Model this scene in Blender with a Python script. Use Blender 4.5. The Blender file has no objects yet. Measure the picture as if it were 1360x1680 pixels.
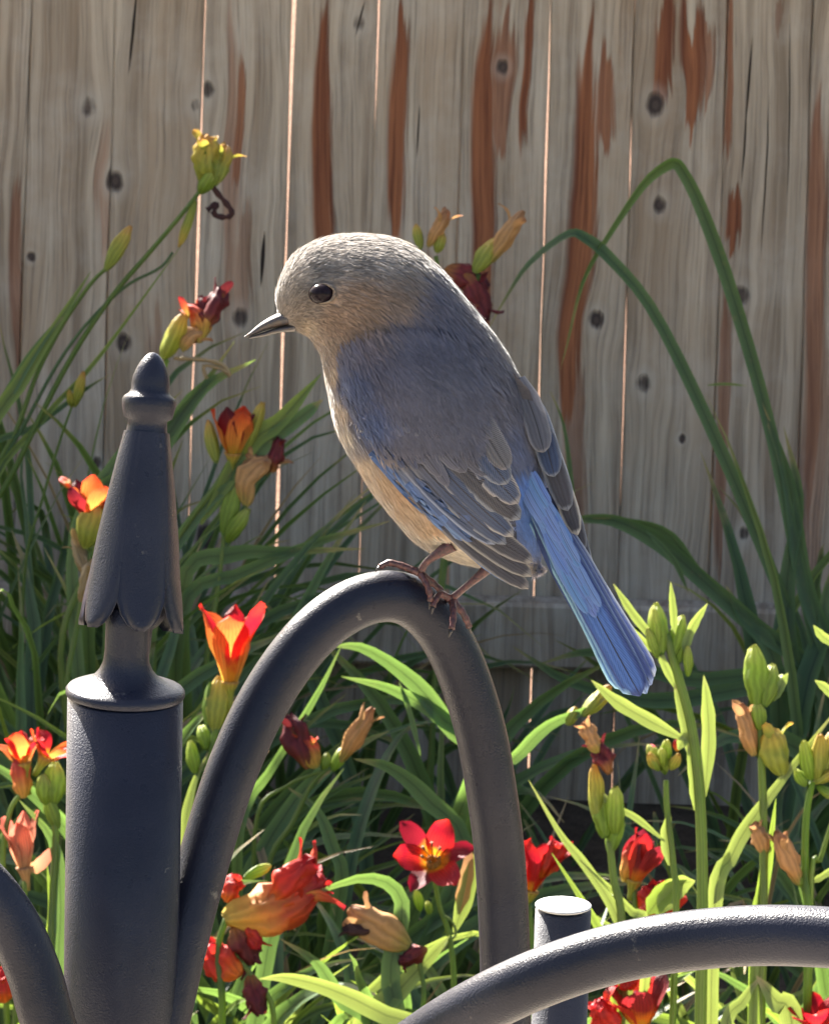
import bpy, math, random
from mathutils import Vector, noise
random.seed(7)
R = math.radians
scene = bpy.context.scene
col = scene.collection

# ------------------------------------------------------------------ camera
FP = 8333.0; CX, CY = 680.0, 840.0          # focal length and centre in photo pixels (1360 x 1680)
CAM = Vector((0, 0, 1.53)); PITCH = R(13.0); ROLL = 0.028
fwd = Vector((0, math.cos(PITCH), -math.sin(PITCH)))
rt0 = Vector((1, 0, 0)); up0 = rt0.cross(fwd)
RT = rt0 * math.cos(ROLL) + up0 * math.sin(ROLL)
UP = up0 * math.cos(ROLL) - rt0 * math.sin(ROLL)
cd = bpy.data.cameras.new('camera'); cam = bpy.data.objects.new('camera', cd); col.objects.link(cam)
from mathutils import Matrix
cam.matrix_world = Matrix(((RT.x, UP.x, -fwd.x, CAM.x), (RT.y, UP.y, -fwd.y, CAM.y), (RT.z, UP.z, -fwd.z, CAM.z), (0, 0, 0, 1)))
cd.sensor_fit = 'VERTICAL'; cd.sensor_height = 36.0; cd.lens = 36.0 * FP / 1680.0
cd.clip_start = 0.05; cd.clip_end = 2000
cd.dof.use_dof = True; cd.dof.focus_distance = 1.50
cd.dof.aperture_fstop = (cd.lens / 1000.0) / 0.0011
scene.camera = cam
scene.cycles.max_bounces = 6; scene.cycles.diffuse_bounces = 3; scene.cycles.glossy_bounces = 2; scene.cycles.transmission_bounces = 4; scene.cycles.caustics_reflective = False; scene.cycles.caustics_refractive = False

# ------------------------------------------------------------------ sky, sun, exposure
SUN_EL, SUN_AZ = R(37), R(-29)              # azimuth from +Y (behind the fence), negative = to the left
w = bpy.data.worlds.new('World'); scene.world = w; w.use_nodes = True
nt = w.node_tree; nt.nodes.clear()
sky = nt.nodes.new('ShaderNodeTexSky'); sky.sky_type = 'NISHITA'; sky.sun_disc = False
sky.sun_elevation = SUN_EL; sky.sun_rotation = SUN_AZ; sky.dust_density = 4.0; sky.air_density = 1.0; sky.ozone_density = 0.6
bg = nt.nodes.new('ShaderNodeBackground'); bg.inputs[1].default_value = 0.055
wo = nt.nodes.new('ShaderNodeOutputWorld')
nt.links.new(sky.outputs[0], bg.inputs[0]); nt.links.new(bg.outputs[0], wo.inputs[0])
sd = bpy.data.lights.new('sun', 'SUN'); sd.energy = 5.0; sd.angle = R(0.5); sd.color = (1, 0.95, 0.86)
sun = bpy.data.objects.new('sun', sd); col.objects.link(sun)
sdir = Vector((math.sin(SUN_AZ) * math.cos(SUN_EL), math.cos(SUN_AZ) * math.cos(SUN_EL), math.sin(SUN_EL)))
sun.rotation_euler = sdir.to_track_quat('Z', 'Y').to_euler(); sun.location = (0, 0, 6)
vs = scene.view_settings
vs.view_transform = 'Standard'; vs.look = 'None'; vs.gamma = 1; vs.exposure = 2.75; vs.use_curve_mapping = False

# ------------------------------------------------------------------ helpers
def P(px, py, d):                            # photo pixel at a camera depth d -> world
    return CAM + fwd * d + RT * ((px - CX) / FP * d) - UP * ((py - CY) / FP * d)
def PY(px, py, Y):                           # photo pixel on the vertical plane y = Y
    r = fwd + RT * ((px - CX) / FP) - UP * ((py - CY) / FP)
    return CAM + r * ((Y - CAM.y) / r.y)
def lerp(a, b, t): return a + (b - a) * t
def sstep(a, b, x):
    t = max(0, min(1, (x - a) / (b - a))); return t * t * (3 - 2 * t)
def cr(pts, n):                              # Catmull-Rom through tuples / vectors
    pts = [Vector(p) for p in pts]
    if len(pts) == 1: return pts * n
    m = len(pts) - 1; out = []
    for i in range(n):
        t = i / (n - 1) * m; k = min(int(t), m - 1); t -= k
        p1, p2 = pts[k], pts[k + 1]
        p0 = pts[k - 1] if k > 0 else p1 * 2 - p2
        p3 = pts[k + 2] if k + 2 <= m else p2 * 2 - p1
        out.append(0.5 * ((2 * p1) + (p2 - p0) * t + (2 * p0 - 5 * p1 + 4 * p2 - p3) * t * t + (3 * p1 - p0 - 3 * p2 + p3) * t ** 3))
    return out
BASE = {}
def thing(name, label, cat, loc=(0, 0, 0), group=None):
    o = bpy.data.objects.new(name, None); col.objects.link(o); o.empty_display_size = 0.02
    o.location = loc; o['label'] = label; o['category'] = cat
    if group: o['group'] = group
    BASE[o.name] = Vector(loc); return o
def obj(name, verts, faces, mat, parent=None, uvs=None, smooth=True, cols=None, label=None):
    b = BASE[parent.name] if parent else Vector((0, 0, 0))
    me = bpy.data.meshes.new(name)
    me.from_pydata([tuple(Vector(v) - b) for v in verts], [], faces)
    if uvs:
        ul = me.uv_layers.new(name='UVMap')
        for l in me.loops: ul.data[l.index].uv = uvs[l.vertex_index]
    if cols:
        for cn, cc in cols.items():
            a = me.color_attributes.new(cn, 'FLOAT_COLOR', 'POINT')
            for i, c in enumerate(cc): a.data[i].color = (c[0], c[1], c[2], 1)
    if smooth: me.polygons.foreach_set('use_smooth', [True] * len(me.polygons))
    me.materials.append(mat); me.update()
    o = bpy.data.objects.new(name, me); col.objects.link(o)
    if parent: o.parent = parent
    BASE[o.name] = b
    if label: o['label'] = label
    return o
def struct(name, verts, faces, mat, uvs=None):
    o = obj(name, verts, faces, mat, None, uvs, False); o['kind'] = 'structure'; return o
def grid_faces(nu, nv, off=0, wrap=False):
    f = []
    for j in range(nv - 1):
        for i in range(nu if wrap else nu - 1):
            i2 = (i + 1) % nu
            f.append((off + j * nu + i, off + j * nu + i2, off + (j + 1) * nu + i2, off + (j + 1) * nu + i))
    return f
def tube_geo(pts, rad, seg=10, off=0):
    n = len(pts); V = []; U = []
    T = [(pts[min(i + 1, n - 1)] - pts[max(i - 1, 0)]).normalized() for i in range(n)]
    a = Vector((0, 0, 1)) if abs(T[0].z) < 0.9 else Vector((1, 0, 0))
    N = (a - T[0] * a.dot(T[0])).normalized()
    for i in range(n):
        N = (N - T[i] * N.dot(T[i])).normalized(); B = T[i].cross(N)
        r = rad[i] if isinstance(rad, (list, tuple)) else rad
        for k in range(seg):
            th = 2 * math.pi * k / seg
            V.append(pts[i] + (N * math.cos(th) + B * math.sin(th)) * r); U.append((k / seg, i / (n - 1)))
    F = grid_faces(seg, n, off, True)
    F.append(tuple(off + k for k in reversed(range(seg)))); F.append(tuple(off + (n - 1) * seg + k for k in range(seg)))
    return V, F, U
def tube(name, pts, rad, mat, parent, seg=10, label=None):
    V, F, U = tube_geo(pts, rad, seg); return obj(name, V, F, mat, parent, U, label=label)
def lathe(name, org, ax, side, prof, mat, parent, seg=40, k=1.0):
    ax = ax.normalized(); side = (side - ax * side.dot(ax)).normalized(); b = ax.cross(side)
    V = []; U = []
    for j, (t, r) in enumerate(prof):
        for i in range(seg):
            th = 2 * math.pi * i / seg
            V.append(org + ax * t * k + (side * math.cos(th) + b * math.sin(th)) * r * k); U.append((i / seg, j / len(prof)))
    n = len(prof); F = grid_faces(seg, n, 0, True)
    F.append(tuple(reversed(range(seg)))); F.append(tuple((n - 1) * seg + i for i in range(seg)))
    return obj(name, V, F, mat, parent, U)

# ------------------------------------------------------------------ materials
class NB:
    def __init__(s, name):
        s.m = bpy.data.materials.new(name); s.m.use_nodes = True; s.t = s.m.node_tree; s.t.nodes.clear()
        s.out = s.n('ShaderNodeOutputMaterial')
    def n(s, typ, **kw):
        x = s.t.nodes.new(typ)
        for k, v in kw.items(): setattr(x, k, v)
        return x
    def link(s, a, b): s.t.links.new(a, b)
    def put(s, sock, v):
        if hasattr(v, 'is_output'): s.link(v, sock)
        elif v is not None: sock.default_value = v
    def math(s, op, a, b=None, c=None, clamp=False):
        x = s.n('ShaderNodeMath', operation=op, use_clamp=clamp); s.put(x.inputs[0], a)
        if b is not None: s.put(x.inputs[1], b)
        if c is not None: s.put(x.inputs[2], c)
        return x.outputs[0]
    def mix(s, f, a, b, mode='MIX'):
        x = s.n('ShaderNodeMix', data_type='RGBA', blend_type=mode); s.put(x.inputs[0], f)
        for i, v in ((6, a), (7, b)):
            s.put(x.inputs[i], v if hasattr(v, 'is_output') else (*v, 1) if len(v) == 3 else v)
        return x.outputs[2]
    def ramp(s, v, lo, hi, a=0.0, b=1.0):
        x = s.n('ShaderNodeMapRange', interpolation_type='SMOOTHSTEP'); s.put(x.inputs[0], v)
        for i, q in zip((1, 2, 3, 4), (lo, hi, a, b)): x.inputs[i].default_value = q
        return x.outputs[0]
    def noise(s, vec, scale, detail=4, rough=0.55, dist=0.0):
        x = s.n('ShaderNodeTexNoise'); s.put(x.inputs['Vector'], vec); x.inputs['Scale'].default_value = scale
        x.inputs['Detail'].default_value = detail; x.inputs['Roughness'].default_value = rough; x.inputs['Distortion'].default_value = dist
        return x.outputs[0]
    def scalev(s, vec, xyz):
        x = s.n('ShaderNodeVectorMath', operation='MULTIPLY'); s.put(x.inputs[0], vec); x.inputs[1].default_value = xyz; return x.outputs[0]
    def addv(s, a, b):
        x = s.n('ShaderNodeVectorMath', operation='ADD'); s.put(x.inputs[0], a); s.put(x.inputs[1], b); return x.outputs[0]
    def bump(s, h, strength=0.5, dist=0.002):
        x = s.n('ShaderNodeBump'); s.put(x.inputs['Height'], h); x.inputs['Strength'].default_value = strength; x.inputs['Distance'].default_value = dist; return x.outputs[0]
    def bsdf(s, colr, rough=0.6, normal=None, spec=0.5, metal=0.0):
        x = s.n('ShaderNodeBsdfPrincipled'); s.put(x.inputs['Base Color'], colr if hasattr(colr, 'is_output') else (*colr, 1))
        s.put(x.inputs['Roughness'], rough); x.inputs['Specular IOR Level'].default_value = spec; x.inputs['Metallic'].default_value = metal
        if normal is not None: s.link(normal, x.inputs['Normal'])
        return x
    def finish(s, sh): s.link(sh.outputs[0], s.out.inputs[0]); return s.m
    def translucent(s, b, colr, fac, normal=None):
        t = s.n('ShaderNodeBsdfTranslucent'); s.put(t.inputs[0], colr if hasattr(colr, 'is_output') else (*colr, 1))
        if normal is not None: s.link(normal, t.inputs['Normal'])
        m = s.n('ShaderNodeMixShader'); s.put(m.inputs[0], fac); s.link(b.outputs[0], m.inputs[1]); s.link(t.outputs[0], m.inputs[2]); return m
    def pos(s): return s.n('ShaderNodeNewGeometry').outputs['Position']
    def obco(s): return s.n('ShaderNodeTexCoord').outputs['Object']
    def rnd(s): return s.n('ShaderNodeObjectInfo').outputs['Random']
    def uv(s):
        x = s.n('ShaderNodeSeparateXYZ'); s.link(s.n('ShaderNodeTexCoord').outputs['UV'], x.inputs[0]); return x.outputs[0], x.outputs[1]

def m_leaf(name, c1, c2, tr, fac=0.42, tip=None, rough=0.42):
    b = NB(name); u, v = b.uv(); p = b.pos()
    n1 = b.noise(p, 40, 3); r = b.rnd()
    f = b.math('ADD', b.math('MULTIPLY', n1, 0.7), b.math('MULTIPLY', r, 0.6)); f = b.ramp(f, 0.25, 0.95)
    c = b.mix(f, c1, c2)
    vein = b.math('SINE', b.math('ADD', b.math('MULTIPLY', u, 70), b.math('MULTIPLY', n1, 3))); mid = b.math('ABSOLUTE', b.math('MULTIPLY_ADD', u, 2, -1))
    vf = b.math('ADD', b.math('MULTIPLY_ADD', vein, 0.13, 0.70), b.math('MULTIPLY', b.math('POWER', mid, 3.0), 0.45)); vf = b.math('SUBTRACT', vf, b.math('MULTIPLY', b.ramp(mid, 0.16, 0.02), 0.28))
    cc = b.mix(1.0, c, b.mix(vf, (0, 0, 0), (1, 1, 1)), 'MULTIPLY')
    cc = b.mix(b.math('MULTIPLY', b.ramp(b.noise(p, 160, 3), 0.62, 0.72), 0.35), cc, (0.20, 0.15, 0.06))
    if tip: cc = b.mix(b.ramp(b.math('ADD', v, b.math('MULTIPLY', n1, 0.2)), 0.92, 1.1), cc, tip)
    nm = b.bump(vein, 0.25, 0.0006)
    trc = b.mix(1.0, b.mix(f, tr, [x * 0.7 for x in tr]), b.mix(vf, (0, 0, 0), (1, 1, 1)), 'MULTIPLY')
    return b.finish(b.translucent(b.bsdf(cc, rough, nm, 0.4), trc, fac))
def m_grad(name, stops, fac=0.5, rough=0.55, nscale=120):     # colours along uv.v, crumpled, translucent
    b = NB(name); u, v = b.uv(); p = b.pos()
    n1 = b.noise(p, nscale, 4); vv = b.math('ADD', v, b.math('MULTIPLY_ADD', n1, 0.30, -0.15))
    vv = b.math('ADD', vv, b.math('MULTIPLY_ADD', b.rnd(), 0.16, -0.08))
    cr_ = b.n('ShaderNodeValToRGB'); b.link(vv, cr_.inputs[0]); el = cr_.color_ramp.elements
    while len(el) < len(stops): el.new(0.5)
    for e, (q, c) in zip(el, stops): e.position = q; e.color = (*c, 1)
    st = b.math('SINE', b.math('ADD', b.math('MULTIPLY', u, 60), b.math('MULTIPLY', n1, 6)))
    c = b.mix(1.0, cr_.outputs[0], b.mix(b.math('MULTIPLY_ADD', st, 0.14, 0.86), (0, 0, 0), (1, 1, 1)), 'MULTIPLY')
    nm = b.bump(b.math('ADD', st, b.math('MULTIPLY', n1, 3)), 0.4, 0.0008)
    return b.finish(b.translucent(b.bsdf(c, rough, nm, 0.3), c, fac))

M = {}
M['leaf'] = m_leaf('daylily_leaf', (0.045, 0.095, 0.034), (0.105, 0.175, 0.060), (0.19, 0.32, 0.06), 0.40, (0.35, 0.25, 0.1))
M['young'] = m_leaf('young_green', (0.10, 0.17, 0.03), (0.20, 0.27, 0.055), (0.30, 0.42, 0.05), 0.45)
M['pale'] = m_leaf('pale_blade', (0.13, 0.20, 0.055), (0.24, 0.30, 0.09), (0.32, 0.40, 0.07), 0.42, (0.42, 0.34, 0.16))
M['dry'] = m_leaf('dry_blade', (0.30, 0.21, 0.10), (0.42, 0.30, 0.15), (0.45, 0.30, 0.12), 0.35)
RED, DRED, MAR, ORA, YEL, TAN, GRN = (0.62, 0.025, 0.02), (0.36, 0.008, 0.02), (0.10, 0.008, 0.016), (0.72, 0.19, 0.02), (0.80, 0.42, 0.03), (0.50, 0.27, 0.10), (0.22, 0.26, 0.04)
M['petal_red'] = m_grad('petal_red', [(0.0, YEL), (0.22, (0.75, 0.30, 0.02)), (0.36, RED), (0.75, DRED), (1.0, RED)])
M['petal_crimson'] = m_grad('petal_crimson', [(0.0, YEL), (0.25, (0.55, 0.2, 0.02)), (0.4, (0.25, 0.01, 0.02)), (1.0, (0.20, 0.006, 0.018))])
M['petal_maroon'] = m_grad('petal_maroon', [(0.0, YEL), (0.25, ORA), (0.45, (0.30, 0.02, 0.02)), (1.0, MAR)])
M['petal_orange'] = m_grad('petal_orange', [(0.0, (0.55, 0.45, 0.05)), (0.3, (0.80, 0.33, 0.06)), (0.6, (0.75, 0.20, 0.04)), (1.0, (0.68, 0.06, 0.02))])
M['petal_salmon'] = m_grad('petal_salmon', [(0.0, (0.6, 0.36, 0.14)), (0.4, (0.66, 0.28, 0.16)), (1.0, (0.55, 0.14, 0.10))])
M['spent_tan'] = m_grad('spent_tan', [(0.0, (0.32, 0.26, 0.06)), (0.25, TAN), (0.7, (0.52, 0.28, 0.12)), (1.0, (0.34, 0.16, 0.08))], 0.3, 0.7)
M['spent_orange'] = m_grad('spent_orange', [(0.0, (0.45, 0.34, 0.06)), (0.3, (0.62, 0.30, 0.06)), (0.6, (0.58, 0.10, 0.04)), (1.0, (0.40, 0.02, 0.03))], 0.3, 0.65)
M['spent_maroon'] = m_grad('spent_maroon', [(0.0, (0.30, 0.12, 0.03)), (0.3, (0.16, 0.02, 0.02)), (1.0, (0.09, 0.008, 0.014))], 0.25, 0.6)
M['spent_red'] = m_grad('spent_red', [(0.0, ORA), (0.3, (0.6, 0.05, 0.02)), (1.0, (0.45, 0.012, 0.02))], 0.35, 0.55)
M['spent_dark'] = m_grad('spent_dark', [(0.0, (0.06, 0.02, 0.015)), (1.0, (0.03, 0.01, 0.012))], 0.1, 0.7)
M['bud'] = m_grad('bud', [(0.0, GRN), (0.45, (0.30, 0.32, 0.05)), (0.8, (0.48, 0.36, 0.06)), (1.0, (0.50, 0.26, 0.06))], 0.35, 0.5)
M['pod'] = m_grad('pod', [(0.0, (0.16, 0.26, 0.03)), (0.6, (0.30, 0.40, 0.06)), (1.0, (0.45, 0.46, 0.12))], 0.5, 0.45)
M['stamen'] = m_grad('stamen', [(0.0, YEL), (0.8, (0.7, 0.3, 0.05)), (1.0, (0.2, 0.1, 0.03))], 0.2)

def m_paint(name, c, rough, bstr):
    b = NB(name); p = b.obco()
    n1 = b.noise(p, 1700, 2, 0.6); n2 = b.noise(p, 160, 4); n3 = b.noise(p, 14, 4, 0.6)
    c2 = b.mix(b.ramp(n3, 0.35, 0.7), c, [x * 1.5 + 0.003 for x in c])
    c2 = b.mix(b.math('MULTIPLY', b.ramp(b.noise(p, 130, 5, 0.7), 0.65, 0.73), 0.35), c2, (0.20, 0.185, 0.16))
    rg = b.math('MULTIPLY_ADD', n2, 0.20, rough - 0.10)
    nm = b.bump(b.math('ADD', n1, b.math('MULTIPLY', n2, 0.8)), bstr, 0.0006)
    return b.finish(b.bsdf(c2, rg, nm, 0.20))
M['iron'] = m_paint('black_powder_coat', (0.009, 0.0100, 0.018), 0.30, 0.34)
M['pole'] = m_paint('dark_pole_paint', (0.022, 0.022, 0.030), 0.5, 0.4)
M['cap'] = m_paint('pale_cap', (0.34, 0.34, 0.34), 0.5, 0.2)

# ------------------------------------------------------------------ fence wood
FY = 5.25
def xz(px, py):
    v = PY(px, py, FY); return v.x, v.z
K_F = 5.25 / FP * 1.02                                          # metres per photo pixel on the fence
STREAKS = [(530, 15, 560, 13, 1), (648, 8, 400, 13, 1), (792, 15, 620, 17, 1), (826, 20, 260, 14, .8), (861, -20, 260, 6, 1),
           (952, 30, 700, 19, 1), (990, 60, 235, 14, .9), (1078, 5, 190, 14, 1), (1122, 8, 200, 17, 1), (1146, 20, 150, 9, .8), (384, 50, 290, 6, .9),
           (1333, 130, 850, 13, .8), (1188, -40, 270, 5, .9), (1192, 310, 425, 10, 1), (30, 300, 760, 9, .7), (945, 560, 1000, 16, .6),
           (1180, 480, 960, 9, .7), (395, 330, 520, 10, .45), (250, 480, 900, 16, .35), (700, 380, 900, 14, .6), (1275, 30, 90, 6, .5), (1325, 480, 1000, 20, .5)]
KNOTS = [(145, 175, 15), (342, 146, 13), (322, 172, 11), (190, 297, 14), (52, 421, 7), (203, 563, 13), (394, 522, 14), (825, 110, 10),
         (1075, 172, 15), (1082, 335, 12), (978, 526, 12), (1055, 628, 13), (1217, 485, 13), (590, 38, 12), (340, 880, 20), (1220, 875, 10), (660, 1000, 12), (1118, 720, 6), (160, 760, 9)]
CRACKS = [(224, 211, -20, 121, 2.2), (1233, 1219, 60, 210, 2), (1222, 1214, 170, 300, 1.6), (690, 683, 170, 260, 1.4), (1260, 1247, 150, 420, 1.4), (600, 585, 0, 60, 1.5), (435, 428, 380, 470, 3), (250, 246, 650, 900, 1.6), (1298, 1290, 20, 330, 1.3)]
def m_wood(xa=None, xb=None):
    inn = lambda x: xa is not None and xa - 22 < x < xb + 22
    kn = [k for k in KNOTS if inn(k[0] + .028 * k[1] * .5)] or [(-5000, 300, 10)]; sk = [k for k in STREAKS if inn(k[0])] or [(-5000, 0, 300, 10, 1)]; ck = [k for k in CRACKS if inn(k[0])] or [(-5000, -5010, 0, 200, 1)]
    b = NB('weathered_cedar'); p = b.pos(); s = b.n('ShaderNodeSeparateXYZ'); b.link(p, s.inputs[0]); X, Y, Z = s.outputs
    r = b.rnd(); off = b.n('ShaderNodeCombineXYZ'); b.link(b.math('MULTIPLY', r, 13), off.inputs[0]); b.link(b.math('MULTIPLY', r, 31), off.inputs[2])
    # grain bends round the knots
    wob = b.math('MULTIPLY_ADD', b.noise(b.scalev(b.addv(p, off.outputs[0]), (9, 9, 3.0)), 1, 3), 0.03, -0.015)
    knot = None; halo = None; bend = wob
    for px, py, rad in kn:
        kx, kz = xz(px, py); rr = rad * K_F
        dx = b.math('DIVIDE', b.math('SUBTRACT', X, kx), rr); dz = b.math('DIVIDE', b.math('SUBTRACT', Z, kz), rr * 1.35)
        d2 = b.math('ADD', b.math('MULTIPLY', dx, dx), b.math('MULTIPLY', dz, dz))
        g = b.math('DIVIDE', 1.0, b.math('MULTIPLY_ADD', d2, 0.35, 1.0))
        bend = b.math('SUBTRACT', bend, b.math('MULTIPLY', b.math('MULTIPLY', dx, g), rr * 0.55))
        knot = d2 if knot is None else b.math('MINIMUM', knot, d2)
    gx = b.math('ADD', X, bend)
    gv = b.n('ShaderNodeCombineXYZ'); b.link(gx, gv.inputs[0]); b.link(Y, gv.inputs[1]); b.link(Z, gv.inputs[2])
    gp = b.addv(gv.outputs[0], off.outputs[0])
    fine = b.noise(b.scalev(gp, (420, 60, 7)), 1, 5, 0.65)
    mid = b.noise(b.scalev(gp, (95, 30, 2.2)), 1, 5, 0.6)
    big = b.noise(b.scalev(gp, (22, 10, 1.6)), 1, 4, 0.6)
    blot = b.noise(b.addv(p, off.outputs[0]), 9, 5, 0.65)
    c = b.mix(b.ramp(mid, 0.32, 0.70), (0.22, 0.165, 0.118), (0.46, 0.375, 0.285))
    c = b.mix(b.math('MULTIPLY', b.ramp(big, 0.42, 0.75), 0.65), c, (0.33, 0.23, 0.15))
    c = b.mix(b.math('MULTIPLY', b.ramp(blot, 0.42, 0.74), 0.42), c, (0.47, 0.42, 0.36))
    c = b.mix(b.math('MULTIPLY', b.ramp(fine, 0.50, 0.34), 0.50), c, (0.11, 0.086, 0.07))
    # unweathered red-brown streaks where the grey skin has gone
    sx = b.math('ADD', gx, b.math('MULTIPLY_ADD', fine, 0.014, -0.007)); sz = b.math('ADD', Z, b.math('MULTIPLY_ADD', mid, 0.22, -0.11)); st = None
    for px, y0, y1, hw, a in sk:
        slope = 0.0; x0, z0 = xz(px - 0.014 * (y1 - y0), y1); x1, z1 = xz(px + 0.0 * (y1 - y0), y0); xc = (x0 + x1) / 2 + 0.004; zc = (z0 + z1) / 2; hh = (z1 - z0) / 2
        d = b.math('DIVIDE', b.math('ABSOLUTE', b.math('SUBTRACT', sx, xc)), hw * K_F * 1.15)
        e = b.math('DIVIDE', b.math('SUBTRACT', sz, zc), hh); e = b.math('MULTIPLY', e, e); e = b.math('MULTIPLY', e, e)
        q = b.math('MULTIPLY', b.ramp(b.math('ADD', b.math('ADD', d, e), b.math('MULTIPLY_ADD', fine, 0.9, -0.45)), 1.3, 0.72), a)
        st = q if st is None else b.math('MAXIMUM', st, q)
    auto = b.math('MULTIPLY', b.ramp(b.noise(b.scalev(gp, (30, 10, 1.3)), 1, 4, 0.55), 0.64, 0.72), 0.55)
    st = b.math('MAXIMUM', st, auto)
    brown = b.mix(b.ramp(mid, 0.3, 0.7), (0.135, 0.045, 0.024), (0.29, 0.112, 0.052))
    brown = b.mix(b.math('MULTIPLY', b.ramp(fine, 0.50, 0.36), 0.6), brown, (0.07, 0.022, 0.014))
    c = b.mix(st, c, brown)
    rings = b.math('SINE', b.math('MULTIPLY', b.math('SQRT', knot), 9))
    c = b.mix(b.math('MULTIPLY', b.ramp(b.math('ADD', knot, b.math('MULTIPLY', blot, 8)), 9.0, 3.0), 0.28), c, (0.5, 0.455, 0.40))
    kc = b.mix(b.ramp(b.math('ADD', rings, b.math('MULTIPLY', blot, 2)), -1, 3), (0.035, 0.026, 0.024), (0.085, 0.060, 0.050))
    kmask = b.ramp(b.math('ADD', knot, b.math('ADD', b.math('MULTIPLY_ADD', fine, 2.2, -1.1), b.math('MULTIPLY_ADD', blot, 4.0, -2.0))), 1.2, 0.1)
    c = b.mix(kmask, c, kc)
    cm = None
    for xa, xb, y0, y1, hw in ck:
        (ax, az), (bx, bz) = xz(xa, y0), xz(xb, y1); sl = (bx - ax) / (bz - az)
        xc = b.math('MULTIPLY_ADD', b.math('SUBTRACT', Z, az), sl, ax)
        d = b.math('DIVIDE', b.math('ABSOLUTE', b.math('SUBTRACT', b.math('ADD', X, b.math('MULTIPLY', wob, 0.35)), xc)), hw * K_F)
        e = b.math('DIVIDE', b.math('SUBTRACT', Z, (az + bz) / 2), abs(az - bz) / 2); e = b.math('MULTIPLY', e, e)
        q = b.ramp(b.math('ADD', d, e), 1.2, 0.7); cm = q if cm is None else b.math('MAXIMUM', cm, q)
    c = b.mix(cm, c, (0.02, 0.014, 0.012))
    h = b.math('ADD', b.math('MULTIPLY', fine, 0.5), b.math('MULTIPLY', mid, 0.8))
    h = b.math('SUBTRACT', h, b.math('MULTIPLY', cm, 2.0)); h = b.math('SUBTRACT', h, b.math('MULTIPLY', kmask, 0.6)); h = b.math('SUBTRACT', h, b.math('MULTIPLY', st, 0.25))
    return b.finish(b.bsdf(c, 0.85, b.bump(h, 0.9, 0.0035), 0.2))
M['wood'] = m_wood()

def m_ground(name, c1, c2, c3, sc):
    b = NB(name); p = b.pos(); n1 = b.noise(p, sc, 6, 0.65); n2 = b.noise(p, sc * 9, 5, 0.7); n3 = b.noise(p, sc * 0.08, 3)
    c = b.mix(b.ramp(n1, 0.3, 0.7), c1, c2); c = b.mix(b.math('MULTIPLY', b.ramp(n2, 0.45, 0.7), 0.6), c, c3)
    c = b.mix(b.math('MULTIPLY', b.ramp(n3, 0.4, 0.65), 0.4), c, c1)
    return b.finish(b.bsdf(c, 0.95, b.bump(b.math('ADD', n1, n2), 0.8, 0.02), 0.15))
M['lawn'] = m_ground('lawn', (0.07, 0.11, 0.03), (0.13, 0.17, 0.05), (0.20, 0.20, 0.08), 14)
M['soil'] = m_ground('soil', (0.06, 0.042, 0.03), (0.12, 0.085, 0.06), (0.20, 0.15, 0.10), 30)
M['bounce_tan'] = m_ground('pale_bounce_ground', (0.52, 0.44, 0.35), (0.60, 0.52, 0.42), (0.46, 0.38, 0.30), 6)  # warm pale tone for the added bounce sheet
M['sand'] = m_ground('sandy_yard', (0.17, 0.095, 0.062), (0.23, 0.13, 0.085), (0.15, 0.08, 0.05), 8)

# ------------------------------------------------------------------ setting
S = 400
struct('ground', [(-S, -S, 0), (S, -S, 0), (S, S, 0), (-S, S, 0)], [(0, 1, 2, 3)], M['lawn'])
struct('garden_bed', [(-4, 2.8, .004), (4, 2.8, .004), (4, FY + .05, .004), (-4, FY + .05, .004)], [(0, 1, 2, 3)], M['soil'])
struct('added_bounce_ground', [(-7, -9, .004), (7, -9, .004), (7, 2.8, .004), (-7, 2.8, .004)], [(0, 1, 2, 3)], M['bounce_tan'])  # unseen pale sheet, added to bounce warm sunlight onto fence and bird
struct('sandy_yard', [(-8, FY + .05, .004), (8, FY + .05, .004), (8, 22, .004), (-8, 22, .004)], [(0, 1, 2, 3)], M['sand'])

# fence: every picket its own board, edges read off the photograph (x at y=0, x at y=900)
edges = [(53, 22, 1.3), (189, 166, 0.9), (337, 308, 3.4), (483, 453, 5.2), (622, 590, 1.0), (761, 737, 1.4), (903, 877, 1.7), (1042, 1016, 0.9), (1193, 1164, 1.8), (1333, 1305, 1.2)]
fence = thing('wooden_fence', 'weathered grey brown vertical picket fence with knots and reddish streaks behind the flowers', 'fence', (0, FY, 0))
FH = 1.15; TH = 0.017
def picket(xa0, xa9, xb0, xb9, gl, gr, i):
    (ax0, az0), (ax9, az9) = xz(xa0, 0), xz(xa9, 900); (bx0, bz0), (bx9, bz9) = xz(xb0, 0), xz(xb9, 900)
    la = lambda z: ax0 + (ax9 - ax0) * (z - az0) / (az9 - az0) + gl * K_F / 2
    lb = lambda z: bx0 + (bx9 - bx0) * (z - bz0) / (bz9 - bz0) - gr * K_F / 2
    rr = random.Random(i); dy = rr.uniform(-0.0025, 0.0025); cup = rr.uniform(-0.002, 0.003)
    V = []; n = 14; e = 0.0016
    for j in range(n):
        z = -0.03 + (FH + 0.03) * j / (n - 1); a, b_ = la(z), lb(z)
        if j == n - 1: a += 0.02; b_ -= 0.02
        a += rr.uniform(-.0009, .0009); b_ += rr.uniform(-.0009, .0009)
        ring = [(a, dy + e), (a + e, dy), ((a + b_) / 2, dy - cup), (b_ - e, dy), (b_, dy + e), (b_, dy + TH), (a, dy + TH)]
        V += [(x, FY + y, z) for x, y in ring]
    F = [tuple(reversed(f)) for f in grid_faces(7, n, 0, True)] + [tuple(range(7)), tuple((n - 1) * 7 + k for k in reversed(range(7)))]
    return obj('picket', V, F, m_wood(xa0, xb0) if -200 < xa0 < 1500 else M['wood'], fence, None, False)
allE = list(edges)
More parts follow.
